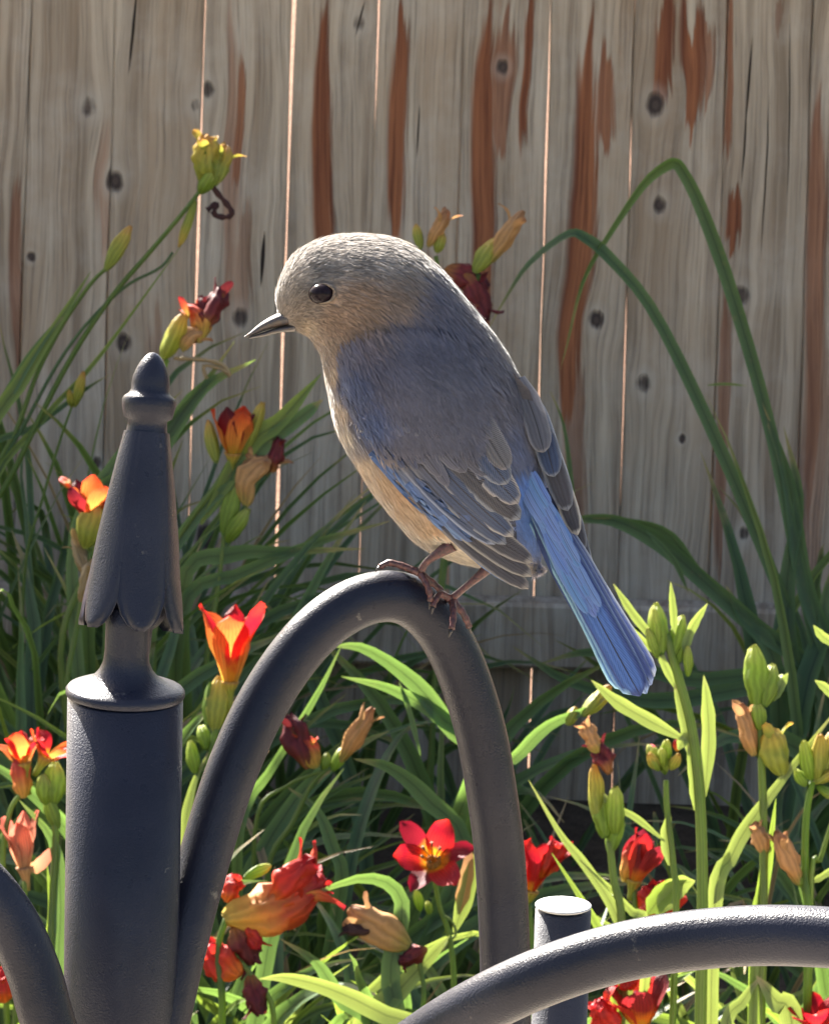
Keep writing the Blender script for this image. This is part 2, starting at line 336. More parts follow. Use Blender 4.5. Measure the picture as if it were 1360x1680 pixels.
for k in range(9): e = allE[0]; allE.insert(0, (e[0] - 143, e[1] - 142, random.choice((1, 1, 3.5))))
for k in range(9): e = allE[-1]; allE.append((e[0] + 143, e[1] + 142, random.choice((1, 1, 3.5))))
for i in range(len(allE) - 1):
    a, b_ = allE[i], allE[i + 1]; picket(a[0], a[1], b_[0], b_[1], a[2], b_[2], i)
def box(name, x0, x1, y0, y1, z0, z1, mat, parent, e=0.004):
    V = []
    for x in (x0, x1):
        for y, z in ((y0, z0 + e), (y0, z1 - e), (y0 + e, z1), (y1, z1), (y1, z0), (y0 + e, z0)): V.append((x, y, z))
    F = [(k, (k + 1) % 6, 6 + (k + 1) % 6, 6 + k) for k in range(6)] + [tuple(reversed(range(6))), tuple(range(6, 12))]
    return obj(name, V, [tuple(reversed(f)) for f in F], mat, parent, None, False)
for ex in (53, 189, 761, 1193, 1333):  # slats added behind these joints to stop light showing through
    e = [q for q in edges if q[0] == ex][0]; (x0, z0), (x9, z9) = xz(e[0], 0), xz(e[1], 900); sl = (x0 - x9) / (z0 - z9); V = []
    for z in (-.02, FH - .05):
        xm = x0 + sl * (z - z0); V += [(xm - .012, FY + TH + .004, z), (xm + .012, FY + TH + .004, z), (xm + .012, FY + TH + .012, z), (xm - .012, FY + TH + .012, z)]
    obj('gap_light_stop', V, [(0, 1, 5, 4), (1, 2, 6, 5), (2, 3, 7, 6), (3, 0, 4, 7), (3, 2, 1, 0), (4, 5, 6, 7)], M['wood'], fence, None, False)
zr1 = xz(1150, 985)[1]; zr0 = xz(1150, 1092)[1]
box('rail', -1.6, 1.6, FY - 0.036, FY - 0.002, zr0, zr1, M['wood'], fence)
box('rail', -1.6, 1.6, FY - 0.036, FY - 0.002, 1.0, 1.09, M['wood'], fence)

# ------------------------------------------------------------------ shepherd hook
D0 = 1.50; k0 = D0 / FP
ptop = P(206, 1146, D0)
hook = thing('shepherd_hook', 'dark metal multi armed garden hook with spear finial carrying the perched bird', 'garden hook', (ptop.x, ptop.y, 0))
tube('post', [Vector((ptop.x, ptop.y, lerp(-0.05, ptop.z, i / 11))) for i in range(12)], 95 * k0, M['iron'], hook, 48)
fax = (P(251, 590, D0) - P(206, 1140, D0)).normalized()
forg = P(206, 1140, D0)
lathe('cap', forg, Vector((0.02, 0, 1)), RT, [(-3, 93), (-2, 96), (2, 98), (8, 98), (13, 94), (17, 84), (22, 68), (30, 54), (42, 44), (56, 38), (75, 36), (120, 36), (150, 34)], M['iron'], hook, 56, k0)
fin = lathe('finial', forg, fax, RT, [(70, 35), (110, 36), (118, 46), (135, 58), (200, 58), (300, 48), (380, 40), (440, 33), (452, 32), (456, 40), (466, 42), (474, 44), (484, 45), (490, 42), (495, 35), (502, 31), (512, 31.5), (524, 30), (538, 25), (549, 19), (557, 13), (562, 7), (564, 1)], M['iron'], hook, 40, k0)
tv = (-fwd - fax * (-fwd).dot(fax)).normalized(); sv = tv.cross(fax) * -1
def fin_petal(az):
    out = tv * math.cos(az) + sv * math.sin(az); lat = fax.cross(out)
    prof = [(0, 91), (10, 89), (25, 85), (50, 80), (90, 72), (150, 65), (220, 55), (280, 45), (325, 37)]
    V = []; U = []; nu = 9
    for side in (0, 1):
        for j, (t, r) in enumerate(prof):
            hw = r * 0.64 * (math.sqrt(max(0.02, 1 - (1 - min(1, t / 125)) ** 2)))
            for i in range(nu):
                u = -1 + 2 * i / (nu - 1)
                rr = r - abs(u) ** 2 * 6 + (0 if side == 0 else -7) - (8 * abs(u) ** 6 if side == 0 else 0)
                tt = 108 + t + 0 * u
                V.append(forg + (fax * tt + out * rr + lat * (u * hw)) * k0); U.append((i / nu, j / 9))
    n = nu * len(prof); F = grid_faces(nu, len(prof)); F += [tuple(reversed(q)) for q in grid_faces(nu, len(prof), n)]
    for j in range(len(prof) - 1):
        for i, s in ((0, 1), (nu - 1, 0)):
            a, b_ = j * nu + i, (j + 1) * nu + i; q = (a, b_, n + b_, n + a); F.append(q if s else tuple(reversed(q)))
    for i in range(nu - 1): F.append((i, n + i, n + i + 1, i + 1))
    return obj('petal', V, F, M['iron'], fin, U)
for a in range(6): fin_petal(R(14 + 60 * a))
def arm(pts, d_r=7.9e-3, n=70):
    c = cr([P(*p) for p in pts], n); return tube('hook_arm', c, d_r, M['iron'], hook, 28)
arm([(205, 2080, 1.50), (222, 1900, 1.512), (240, 1790, 1.52), (268, 1680, 1.522), (300, 1540, 1.525), (338, 1400, 1.53), (382, 1262, 1.533), (438, 1142, 1.537), (508, 1046, 1.54), (580, 992, 1.543), (650, 979, 1.545),
     (706, 1012, 1.55), (749, 1080, 1.556), (786, 1190, 1.562), (808, 1310, 1.568), (821, 1420, 1.575), (828, 1560, 1.58), (831, 1700, 1.585), (850, 1850, 1.59), (920, 1930, 1.59), (1010, 1900, 1.59), (1040, 1820, 1.59)], n=110)
arm([(195, 2160, 1.5), (300, 2060, 1.47), (450, 1930, 1.42), (580, 1800, 1.385), (710, 1698, 1.36), (850, 1620, 1.34), (1000, 1567, 1.33), (1150, 1541, 1.32), (1300, 1535, 1.31), (1450, 1552, 1.30), (1600, 1610, 1.29), (1720, 1720, 1.285), (1780, 1880, 1.28), (1790, 2050, 1.28), (1850, 2150, 1.28), (1940, 2130, 1.28)], n=90)
arm([(192, 2080, 1.49), (140, 1880, 1.47), (80, 1680, 1.462), (54, 1590, 1.46), (12, 1502, 1.458), (-50, 1432, 1.455), (-140, 1390, 1.45), (-240, 1410, 1.447), (-320, 1500, 1.445), (-360, 1650, 1.443), (-380, 1830, 1.44), (-440, 1900, 1.44)], n=70)
ball = P(1040, 1820, 1.59)
# a second bare pole behind
pt = P(924, 1484, 1.78); kp = 1.78 / FP
pole = thing('garden_stake', 'short dark bare garden stake with a pale round cap behind the curved hook arms', 'stake', (pt.x, pt.y, 0))
tube('shaft', [Vector((pt.x, pt.y, lerp(-0.05, pt.z - 0.002, i / 5))) for i in range(6)], 46 * kp, M['pole'], pole, 32)
lathe('cap', pt, Vector((0, 0, 1)), RT, [(-6, 40), (-2.5, 46.3), (-1, 46.6), (0.5, 45), (0.8, 41), (-0.8, 37), (-1.2, 30), (-0.6, 2)], M['cap'], pole, 32, kp)

# ------------------------------------------------------------------ bird
DB = 1.546; kb = DB / FP
def B(px, py, w=0.0): return P(px, py, DB - w * kb)
STA = [((452, 512), (472, 535)), ((453, 470), (492, 547)), ((478, 416), (512, 562)), ((532, 385), (527, 590)), ((598, 379), (532, 622)), ((660, 391), (538, 655)),
       ((716, 430), (546, 692)), ((770, 492), (560, 728)), ((823, 560), (581, 765)), ((862, 630), (606, 805)), ((885, 690), (637, 845)), ((897, 745), (679, 891)),
       ((900, 800), (729, 917)), ((898, 845), (779, 930)), ((892, 885), (818, 933)), ((885, 912), (856, 936))]
NS = 260
SA = cr([(a[0], a[1], 0) for a, b_ in STA], NS); SB = cr([(b_[0], b_[1], 0) for a, b_ in STA], NS)
def depth_ratio(s): return lerp(0.80, 0.90, sstep(0.2, 0.5, s)) * lerp(1, 0.8, sstep(0.75, 1, s))
def loft(s, th, grow=0.0):
    x = max(0, min(1, s)) * (NS - 1); i = min(int(x), NS - 2); t = x - i
    a = SA[i].lerp(SA[i + 1], t); b_ = SB[i].lerp(SB[i + 1], t); c = (a + b_) / 2; h = (a - b_) / 2
    p = c + h * (math.cos(th) * (1 + grow / max(h.length, 1))); return p.x, p.y, math.sin(th) * (h.length * depth_ratio(s) + grow)
def locate(px, py):
    best = None; prev = None
    for i in range(0, NS, 2):
        a, b_ = SA[i], SB[i]; d = b_ - a; cval = d.x * (py - a.y) - d.y * (px - a.x)
        q = 1 - 2 * ((px - a.x) * d.x + (py - a.y) * d.y) / d.length_squared
        if best is None or abs(cval) / d.length < best[0]: best = (abs(cval) / d.length, i, q)
    return best
def env(px, py):
    _, i, q = locate(px, py); h = (SA[i] - SB[i]).length / 2; q = max(-1, min(1, q))
    return h * depth_ratio(i / (NS - 1)) * math.sqrt(max(0.02, 1 - q * q))
def blend(px, py, pts):                      # inverse-distance colour map of the plumage in photo pixels
    s = 0; c = [0, 0, 0]
    for x, y, cc, rad in pts:
        wt = 1 / (((px - x) ** 2 + (py - y) ** 2) / rad ** 2 + 0.05) ** 2; s += wt
        for k in range(3): c[k] += wt * cc[k]
    return [v / s for v in c]
CROWN, CHEEK, MANT, BREAST, FLANK, BELLY, BLUE, RUMP, THROAT = (.30, .265, .235), (.27, .18, .122), (.106, .110, .152), (.52, .41, .30), (.50, .36, .24), (.68, .61, .51), (.085, .12, .24), (.10, .20, .50), (.40, .31, .22)
CMAP = [(480, 450, CROWN, 60), (560, 410, CROWN, 70), (640, 420, CROWN, 70), (520, 442, (.13, .12, .115), 40), (590, 436, (.15, .135, .125), 40), (490, 475, (.16, .14, .125), 20), (590, 490, CHEEK, 60), (560, 520, CHEEK, 50), (500, 500, (.20, .16, .13), 30), (640, 480, (.25, .18, .135), 45), (655, 455, (.21, .17, .145), 40),  # dark crown-side spots: shade below the sunlit crown put into the colour
        (500, 540, THROAT, 20), (520, 560, (.33, .24, .17), 22), (540, 560, (.26, .19, .14), 25), (540, 610, (.40, .30, .21), 16), (545, 660, BREAST, 16), (720, 470, MANT, 50), (700, 560, MANT, 90), (760, 620, (.105, .108, .142), 90), (820, 640, (.125, .125, .160), 60), (640, 600, (.105, .108, .152), 40),
        (575, 620, BLUE, 25), (600, 680, BLUE, 25), (560, 700, (.60, .52, .42), 12), (585, 755, (.58, .45, .32), 14), (625, 785, FLANK, 16), (600, 790, (.60, .48, .36), 10), (650, 830, FLANK, 20), (700, 880, BELLY, 16), (690, 855, FLANK, 14), (760, 910, BELLY, 20), (640, 848, BELLY, 16), (810, 932, BELLY, 16), (598, 798, BELLY, 13), (618, 826, BELLY, 13), (672, 882, BELLY, 15), (720, 906, BELLY, 18), (780, 927, BELLY, 18), (645, 795, (.50, .34, .22), 16), (700, 855, (.50, .34, .22), 15),
        (860, 790, RUMP, 22), (880, 840, RUMP, 25), (840, 720, (.11, .13, .21), 35), (870, 700, (.15, .14, .16), 30)]
def bcol(px, py): return blend(px, py, CMAP)
def m_plum(name, trans):
    b = NB(name); a = b.n('ShaderNodeVertexColor'); a.layer_name = 'col'; p = b.pos()
    n1 = b.noise(p, 900, 3); n2 = b.noise(p, 170, 3)
    c = b.mix(1.0, a.outputs[0], b.mix(b.math('MULTIPLY_ADD', b.math('ADD', n1, n2), 0.7, 0.30), (0, 0, 0), (1, 1, 1)), 'MULTIPLY')
    sh = b.bsdf(c, 0.8, b.bump(n1, 0.4, 0.0008), 0.15); sh.inputs['Sheen Weight'].default_value = 0.8; sh.inputs['Sheen Roughness'].default_value = 0.35
    return b.finish(b.translucent(sh, b.mix(0.5, c, (0.55, 0.45, 0.35)), trans))
M['plumage'] = m_plum('bird_plumage', 0.36); M['skin'] = m_plum('bird_down', 0.02)
def m_feather():
    b = NB('bird_feather'); a = b.n('ShaderNodeVertexColor'); a.layer_name = 'col'; e = b.n('ShaderNodeVertexColor'); e.layer_name = 'edge'
    u, v = b.uv(); uu = b.math('ABSOLUTE', b.math('MULTIPLY_ADD', u, 2, -1)); p = b.pos()
    n1 = b.noise(p, 420, 3)
    ed = b.math('MAXIMUM', b.ramp(b.math('ADD', uu, b.math('MULTIPLY_ADD', n1, 0.14, -0.07)), 0.62, 1.0), b.ramp(b.math('ADD', v, b.math('MULTIPLY_ADD', n1, 0.03, -0.015)), 0.945, 0.985))
    barb = b.math('SINE', b.math('ADD', b.math('MULTIPLY', v, 190), b.math('MULTIPLY', uu, -40)))
    lng = b.math('SINE', b.math('ADD', b.math('MULTIPLY', u, 34), b.math('MULTIPLY', n1, 3)))
    c = b.mix(ed, a.outputs[0], e.outputs[0])
    c = b.mix(1.0, c, b.mix(b.math('ADD', b.math('MULTIPLY_ADD', barb, 0.04, 0.86), b.math('MULTIPLY', lng, 0.12)), (0, 0, 0), (1, 1, 1)), 'MULTIPLY')
    c = b.mix(b.ramp(uu, 0.07, 0.02), c, (0.03, 0.027, 0.03))
    sh = b.bsdf(c, 0.55, b.bump(b.math('ADD', barb, lng), 0.35, 0.0004), 0.35)
    return b.finish(b.translucent(sh, c, 0.15))
M['feather'] = m_feather()
def m_simple(name, c, rough, spec=0.5, bs=0.3, sc=700, c2=None):
    b = NB(name); p = b.pos(); n1 = b.noise(p, sc, 3)
    cc = b.mix(b.ramp(n1, 0.35, 0.65), c, c2 or [x * 0.6 for x in c])
    return b.finish(b.bsdf(cc, rough, b.bump(n1, bs, 0.0005) if bs else None, spec))
M['eye'] = m_simple('bird_eye', (0.014, 0.009, 0.012), 0.16, 0.08, 0)
M['ring'] = m_simple('eye_ring', (0.20, 0.15, 0.11), 0.9)
M['beak'] = m_simple('beak_horn', (0.040, 0.036, 0.040), 0.38, 0.4, 0.15, 500, (0.07, 0.052, 0.042))
M['leg'] = m_simple('bird_leg', (0.095, 0.034, 0.030), 0.45, 0.4, 0.5, 900, (0.035, 0.014, 0.016))
M['claw'] = m_simple('claw_horn', (0.02, 0.016, 0.018), 0.35)

foot0 = B(710, 960)
bird = thing('bird', 'small perched songbird with grey brown back, blue wing edges and blue tail', 'bird', foot0)
nr, ns = 72, 56; V = []; Cc = []; U = []
for j in range(nr):
    s = j / (nr - 1)
    for i in range(ns):
        th = 2 * math.pi * i / ns; x, y, wv = loft(s, th, -5)
        nz = noise.noise(Vector((x, y, wv)) * 0.03) * 2.0
        V.append(B(x, y, wv + nz)); Cc.append(bcol(x, y)); U.append((i / ns, s))
F = [tuple(reversed(f)) for f in grid_faces(ns, nr, 0, True)]; F.append(tuple(range(ns))); F.append(tuple((nr - 1) * ns + i for i in reversed(range(ns))))
body = obj('body', V, F, M['skin'], bird, U, True, {'col': Cc})
# small contour feathers lying back over the body
V = []; F = []; Cc = []
rp = random.Random(3); NN = []
def tuft(p, T, N, L, wd, lift, cc, hd=0.0):
    Bn = N.cross(T); T2 = (T + Bn * rp.gauss(0, 0.16)).normalized()
    g = rp.uniform(0.80 - .2 * hd, 1.2 + .2 * hd); cc = [min(.9, v * g) for v in cc]; n2 = (N + Bn * rp.gauss(0, .10) - T * rp.uniform(-.1, .12)).normalized()
    o = len(V); V.extend([p, p + T2 * L * .5 + Bn * wd + N * lift * .7, p + T2 * L * .5 - Bn * wd + N * lift * .7, p + T2 * L + N * lift])
    F.append((o, o + 1, o + 3, o + 2) if (V[o + 1] - V[o]).cross(V[o + 3] - V[o]).dot(N) > 0 else (o, o + 2, o + 3, o + 1)); Cc.extend([[v * .85 for v in cc]] + [cc] * 2 + [[min(.9, v * 1.1) for v in cc]]); NN.extend([n2] * 4)
def plum_obj(name, parent):
    o = obj(name, V, F, M['plumage'], parent, None, True, {'col': Cc}); o.data.normals_split_custom_set_from_vertices([tuple(n) for n in NN]); o['kind'] = 'stuff'; return o
for q in range(46000):
    s = rp.random() ** 0.95; th = rp.uniform(0, 2 * math.pi)
    x, y, wv = loft(s, th, -4.5); x2, y2, w2 = loft(min(1, s + 0.01), th, -4.5); x3, y3, w3 = loft(s, th + 0.02, -4.5)
    p = B(x, y, wv); T = B(x2, y2, w2) - p; Q = B(x3, y3, w3) - p
    if T.length < 1e-7 or Q.length < 1e-7: continue
    T.normalize(); N = Q.cross(T).normalized(); a_, b_ = loft(s, 0), loft(s, math.pi); ctr = B((a_[0] + b_[0]) / 2, (a_[1] + b_[1]) / 2, 0)
    if N.dot(p - ctr) < 0: N = -N
    if math.hypot((x - 530) / 24, (y - 481) / 18) < 1 and wv > 0: continue
    if (x < 460 and y > 508): continue
    head = 1 - sstep(0.2, 0.42, s); long_ = rp.random() < .05
    tuft(p, T, N, lerp(32, 17, head) * kb * rp.uniform(0.7, 1.25), lerp(2.0, 1.6, head) * kb * rp.uniform(0.6, 1.2) * (.4 if long_ else 1), (rp.uniform(0.6, 3.4) * lerp(1, .42, head) + (rp.uniform(1, 4.5) if long_ else 0)) * kb, bcol(x, y), head)
plum_obj('plumage', bird)

def feather(parent, root, tip, width, lift, cb, ce, bow=0, wtip=None, w0=None, n=13, m=7, name='feather', lift1=None, rootc=None, blunt=0.75):
    d = Vector((tip[0] - root[0], tip[1] - root[1])); pr = Vector((-d.y, d.x)).normalized()
    e0 = env(*root) if w0 is None else w0; V = []; U = []; C1 = []; C2 = []
    for j in range(n):
        v = j / (n - 1); v = v if j < n - 4 else 1 - (1 - v) ** 1.6 * (1 / n) ** -0.25 * 0.9 if j < n - 1 else 1.0
        cx = root[0] + d.x * v + pr.x * bow * math.sin(math.pi * v); cy = root[1] + d.y * v + pr.y * bow * math.sin(math.pi * v)
        hw = width / 2 * min(1, 0.55 + v * 1.6) * (math.sqrt(max(0.004, 1 - ((v - blunt) / (1 - blunt)) ** 2)) if v > blunt else 1)
        for i in range(m):
            u = -1 + 2 * i / (m - 1); x = cx + pr.x * hw * u; y = cy + pr.y * hw * u
            wv = env(x, y) if w0 is None else -1e9
            if wtip is not None: wv = max(wv, lerp(e0, wtip, v))
            lf = lift if lift1 is None else lerp(lift, lift1, v)
            V.append(B(x, y, wv + lf + (1 - u * u) * 2.5 * min(1, width / 40))); U.append((i / (m - 1), v))
            rb = sstep(.12, .62, v) if rootc else 1.0
            C1.append([lerp(p_, q_, rb) for p_, q_ in zip(rootc or cb, cb)]); C2.append([lerp(p_, q_, rb) for p_, q_ in zip(rootc or ce, ce)])
    F = grid_faces(m, n)
    return obj(name, V, F, M['feather'], parent, U, True, {'col': C1, 'edge': C2})
DK, DK2, SL, PALE, BL, BLL = (.045, .043, .055), (.044, .060, .112), (.056, .088, .190), (.17, .18, .21), (.075, .13, .29), (.12, .20, .37)
def patch(name, left, right, lift, cc, label, wfun=None):
    n, m = 24, 10; Lp, Rp = cr([(x, y, 0) for x, y in left], n), cr([(x, y, 0) for x, y in right], n); V = []; C1 = []
    for j in range(n):
        for i in range(m):
            q = Lp[j].lerp(Rp[j], i / (m - 1)); wv = env(q.x, q.y) if wfun is None else max(env(q.x, q.y) if wfun[2] else -1e9, lerp(wfun[0], wfun[1], j / (n - 1)))
            V.append(B(q.x, q.y, wv + lift)); C1.append(cc)
    o = obj(name, V, grid_faces(m, n), M['skin'], bird, None, True, {'col': C1}); o['label'] = label; return o
lw = patch('wing', [(560, 590), (566, 650), (602, 722), (665, 792), (738, 862), (822, 940)], [(760, 600), (800, 660), (828, 720), (838, 780), (845, 840), (850, 930)], 1, (.06, .06, .075), 'folded near wing, slate with blue edges and pale rimmed feathers', (90, 58, True))
# flight feathers, lowest first: primaries, secondaries, tertials
for r_, t_, wd, lf, cb, ce, bow, wt in [
    ((650, 770), (868, 966), 34, 2, DK, (.22, .20, .19), 10, 62), ((655, 765), (872, 945), 36, 3, DK, (.26, .24, .22), 10, 66), ((660, 760), (873, 922), 38, 4, DK, (.24, .22, .21), 8, 70),
    ((610, 740), (846, 958), 34, 4, BL, BLL, 3, 60), ((605, 718), (824, 942), 34, 5, BL, BLL, 2, 58), ((600, 706), (802, 918), 34, 6, BL, (.16, .22, .36), 2, 60),
    ((598, 700), (790, 898), 34, 7, SL, BLL, 3, 72), ((604, 688), (802, 888), 34, 8, SL, (.14, .20, .34), 4, 78), ((612, 682), (812, 893), 34, 9, DK2, (.22, .25, .34), 12, 82), ((624, 676), (830, 893), 36, 10, DK2, PALE, 12, 84),
    ((645, 668), (842, 880), 40, 11, DK2, (.30, .28, .27), 10, 86), ((672, 660), (853, 852), 50, 12, DK, PALE, 8, 88), ((706, 650), (850, 826), 50, 13, DK2, (.26, .24, .24), 5, 90), ((730, 640), (832, 794), 52, 14, DK2, PALE, 3, 96), ((760, 640), (832, 770), 46, 15, (.10, .095, .105), (.16, .15, .165), 2, 100)]:
    feather(lw, r_, t_, wd, lf * 0.9, cb, ce, bow, wt, lift1=lf * 1.4 + 2, rootc=BL if cb is BL else (.10, .11, .15) if cb is SL else (.115, .11, .135))
rw = random.Random(11)
for row, (p0, p1, L, wd, n, lf, c1, ce) in enumerate([((588, 668), (740, 690), 112, 22, 11, 14, (.085, .085, .115), (.14, .14, .17)), ((577, 640), (745, 655), 78, 20, 12, 16, (.095, .094, .122), (.14, .14, .165))]):
    for i in range(n):
        f = i / (n - 1); x, y = lerp(p0[0], p1[0], f), lerp(p0[1], p1[1], f) + math.sin(f * 3) * 10
        ang = R(lerp(62, 50, f)) + rw.gauss(0, .04); LL = L * rw.uniform(.85, 1.15) * lerp(0.8, 1.1, f)
        bl = sstep(0.5, 0.0, f) * (0.9 if row < 3 else 0.5)
        cc = [lerp(a, b_, bl * .75) for a, b_ in zip(c1, (.055, .085, .21))]; g = rw.uniform(.8, 1.2); cc = [v * g for v in cc]
        feather(lw, (x, y), (x + math.cos(ang) * LL, y + math.sin(ang) * LL), wd * rw.uniform(.9, 1.15) * lerp(.8, 1.2, f), lf + 7 - f * 6 + rw.uniform(-1, 1), cc, [lerp(a, b_, .4) for a, b_ in zip(ce, cc)], rw.uniform(2, 6), None, n=10, m=5, name='covert', lift1=lf + 9 - f * 4, rootc=(.11, .108, .14))
V = []; F = []; Cc = []; NN = []
POLY = [(556, 578), (600, 556), (660, 540), (740, 560), (800, 640), (838, 742), (815, 745), (770, 722), (720, 712), (665, 716), (628, 738), (602, 722), (577, 674), (562, 625)]
def inpoly(x, y):
    c = False
    for i in range(len(POLY)):
        (x1, y1), (x2, y2) = POLY[i], POLY[i - 1]
        if (y1 > y) != (y2 > y) and x < (x2 - x1) * (y - y1) / (y2 - y1) + x1: c = not c
    return c
for q in range(26000):
    x, y = rp.uniform(550, 845), rp.uniform(535, 765)
    if not inpoly(x + rp.gauss(0, 7), y + rp.gauss(0, 9)): continue
    up = 21 * sstep(.0, 1.0, min(1, (x - 552) / 14)) * sstep(530, 650, y + max(0, (680 - x)) * .55) * sstep(850, 760, x)
    f = lambda X, Y: B(X, Y, env(X, Y) + up)
    p0 = f(x, y); dx, dy = lerp(.42, .56, (x - 550) / 280), .85
    T = (f(x + dx * 8, y + dy * 8) - p0).normalized(); S_ = f(x + dy * 8, y - dx * 8) - p0; N = S_.cross(T).normalized()
    if N.dot(fwd) > 0: N = -N
    sh = sstep(640, 560, x) * .8; cc = [lerp(a, b_, sh) for a, b_ in zip(bcol(x, y), (.085, .100, .165))]
    tuft(p0, T, N, 30 * kb * rp.uniform(.7, 1.3), 2.3 * kb * rp.uniform(.6, 1.3), rp.uniform(.5, 3.2) * kb, cc)
plum_obj('small_coverts', lw)
fw = patch('wing', [(840, 610), (866, 680), (890, 760), (925, 860)], [(868, 640), (890, 700), (915, 780), (952, 900)], -2, (.06, .055, .06), 'folded far wing with dark pale rimmed feather tips', (70, 46, False))
for r_, t_, wd, lf, cb, ce, wt in [((880, 700), (972, 950), 22, 0, DK, PALE, 40), ((872, 690), (966, 930), 26, 2, DK, PALE, 46), ((868, 680), (958, 905), 30, 4, DK, PALE, 50), ((866, 670), (947, 878), 34, 6, DK, (.45, .42, .38), 56), ((862, 655), (931, 838), 40, 8, DK, PALE, 62), ((862, 640), (909, 782), 40, 10, DK2, PALE, 70), ((850, 620), (892, 742), 40, 11, (.10, .098, .115), (.2, .19, .2), 76)]:
    feather(fw, r_, t_, wd, lf, cb, ce, -4, wt, w0=env(*r_), lift1=lf)
tl = patch('tail', [(866, 800), (885, 900), (955, 1030), (1024, 1126)], [(900, 800), (944, 900), (1004, 1000), (1064, 1104)], -14, (.05, .07, .16), 'long bright blue tail', (58, 120, False))
TB, TB2, TE = (.085, .16, .40), (.055, .080, .22), (.24, .38, .50)
for r_, t_, wd, lf, cb, ce, bow in [((905, 830), (1073, 1110), 36, -10, TB2, (.35, .38, .45), 4), ((898, 830), (1068, 1124), 40, -7, TB2, (.20, .24, .36), 3), ((892, 835), (1060, 1138), 42, -4, TB2, (.20, .26, .40), 0),
                                    ((872, 845), (1022, 1132), 44, -6, (.05, .12, .30), (.32, .52, .58), -6), ((878, 840), (1036, 1140), 46, -2, TB, TE, -4), ((884, 838), (1050, 1142), 50, 1, TB, TB2, 0)]:
    feather(tl, r_, t_, wd * .84, lf, cb, ce, bow, 120, w0=58, blunt=0.88, n=15)
for i in range(57):
    f = (i // 3) / 18; lay = i % 3 - 1
    x = lerp(862, 932, f) + rw.uniform(-8, 8); y = lerp(772, 930, f) + rw.uniform(-6, 6); L = lerp(60, 90, f)
    feather(tl, (x + 10 * lay, y), (x + L * .48 + 9 * lay, y + L * .88), 15, 10 + rw.uniform(-2, 2) - f * 4, (.13 * rw.uniform(.85, 1.15), .215 * rw.uniform(.9, 1.1), .46), (.15, .24, .48), 2, lerp(72, 96, f), w0=lerp(64, 86, f), n=9, m=5, name='covert')
# beak
def beak(name, secs, wd):
    V = []; U = []; n = len(secs); m = 14
    cs = cr([(a[0], a[1], 0) for a, b_ in secs], 12), cr([(b_[0], b_[1], 0) for a, b_ in secs], 12)
    for j in range(12):
        a, b_ = cs[0][j], cs[1][j]; c = (a + b_) / 2; h = (a - b_) / 2; t = j / 11
        for i in range(m):
            th = 2 * math.pi * i / m; q = c + h * math.cos(th); V.append(B(q.x, q.y, math.sin(th) * wd * (1 - t) ** 0.8 + 0.3 * math.sin(th))); U.append((i / m, t))
    F = grid_faces(m, 12, 0, True); F.append(tuple(range(m))); F.append(tuple(11 * m + i for i in reversed(range(m))))
    return obj(name, V, F, M['beak'], bird, U)
beak('upper_beak', [((472, 507), (482, 533)), ((447, 518), (456, 537)), ((426, 531), (434, 543)), ((410, 545), (414, 550.5)), ((401, 552), (402, 554))], 22)
beak('lower_beak', [((484, 531), (486, 544)), ((456, 537), (459, 546)), ((432, 545), (436, 551.5)), ((413, 551), (415, 555)), ((407, 554), (408, 556))], 18)
# eye
ec = B(530, 482, env(530, 482) - 14)
V = []; F = []; nl, nm_ = 20, 12
for j in range(nm_ + 1):
    ph = math.pi * j / nm_
    for i in range(nl):
        a = 2 * math.pi * i / nl; V.append(ec + (RT * math.cos(a) * math.sin(ph) * 1.0 + UP * math.sin(a) * math.sin(ph) * 0.78 - fwd * math.cos(ph)) * 24 * kb)
F = grid_faces(nl, nm_ + 1, 0, True)
eye = obj('eye', V, F, M['eye'], bird)
tp = []
for i in range(25):
    a = 2 * math.pi * i / 24; x = 530 + math.cos(a) * 20.5; y = 481.5 + math.sin(a) * 15.5; tp.append(B(x, y, env(x, y) - 1.5))
tube('eyelid', tp, [kb * (2.6 if 13 < i < 23 else 2.0) for i in range(25)], M['ring'], eye, 6)
# legs and toes
def leg(pts, rad, toes, label):
    o = tube('leg', cr([B(*p) for p in pts], 12), [kb * r for r in cr([(r, 0, 0) for r in rad], 12) for r in [r.x]], M['leg'], bird, 10); o['label'] = label
    for tpts in toes:
        c = cr([B(*p) for p in tpts], 14)
        tube('toe', c[:11], [kb * (6.6 - 0.18 * i + 0.8 * math.sin(i * 2.1)) for i in range(11)], M['leg'], o, 8)
        tube('claw', c[10:], [kb * r for r in (3.6, 2.8, 1.8, 0.5)], M['claw'], o, 6)
leg([(742, 893, 60), (722, 906, 58), (700, 922, 52), (690, 938, 46)], [13, 9, 6, 6.5],
    [[(690, 940, 44), (664, 930, 40), (640, 923, 38), (624, 930, 36), (616, 938, 36)], [(690, 940, 44), (700, 958, 56), (706, 980, 57), (704, 1000, 52)], [(690, 940, 42), (672, 934, 14), (650, 926, 2), (634, 930, -4)], [(690, 942, 40), (712, 958, 28), (728, 974, 20), (738, 986, 16)]], 'thin dark reddish leg under the belly gripping the arm')
leg([(815, 915, 40), (795, 937, 38), (765, 962, 32), (741, 982, 26)], [14, 9, 6, 6.5],
    [[(741, 983, 24), (744, 1003, 42), (742, 1026, 52), (736, 1046, 54)], [(741, 983, 24), (722, 975, 42), (712, 990, 56), (708, 1008, 56)], [(741, 983, 22), (736, 982, 0), (728, 985, -24), (722, 992, -36)], [(741, 983, 24), (758, 1004, 20), (768, 1024, 14), (772, 1040, 8)]], 'thin dark reddish leg beside the tail')

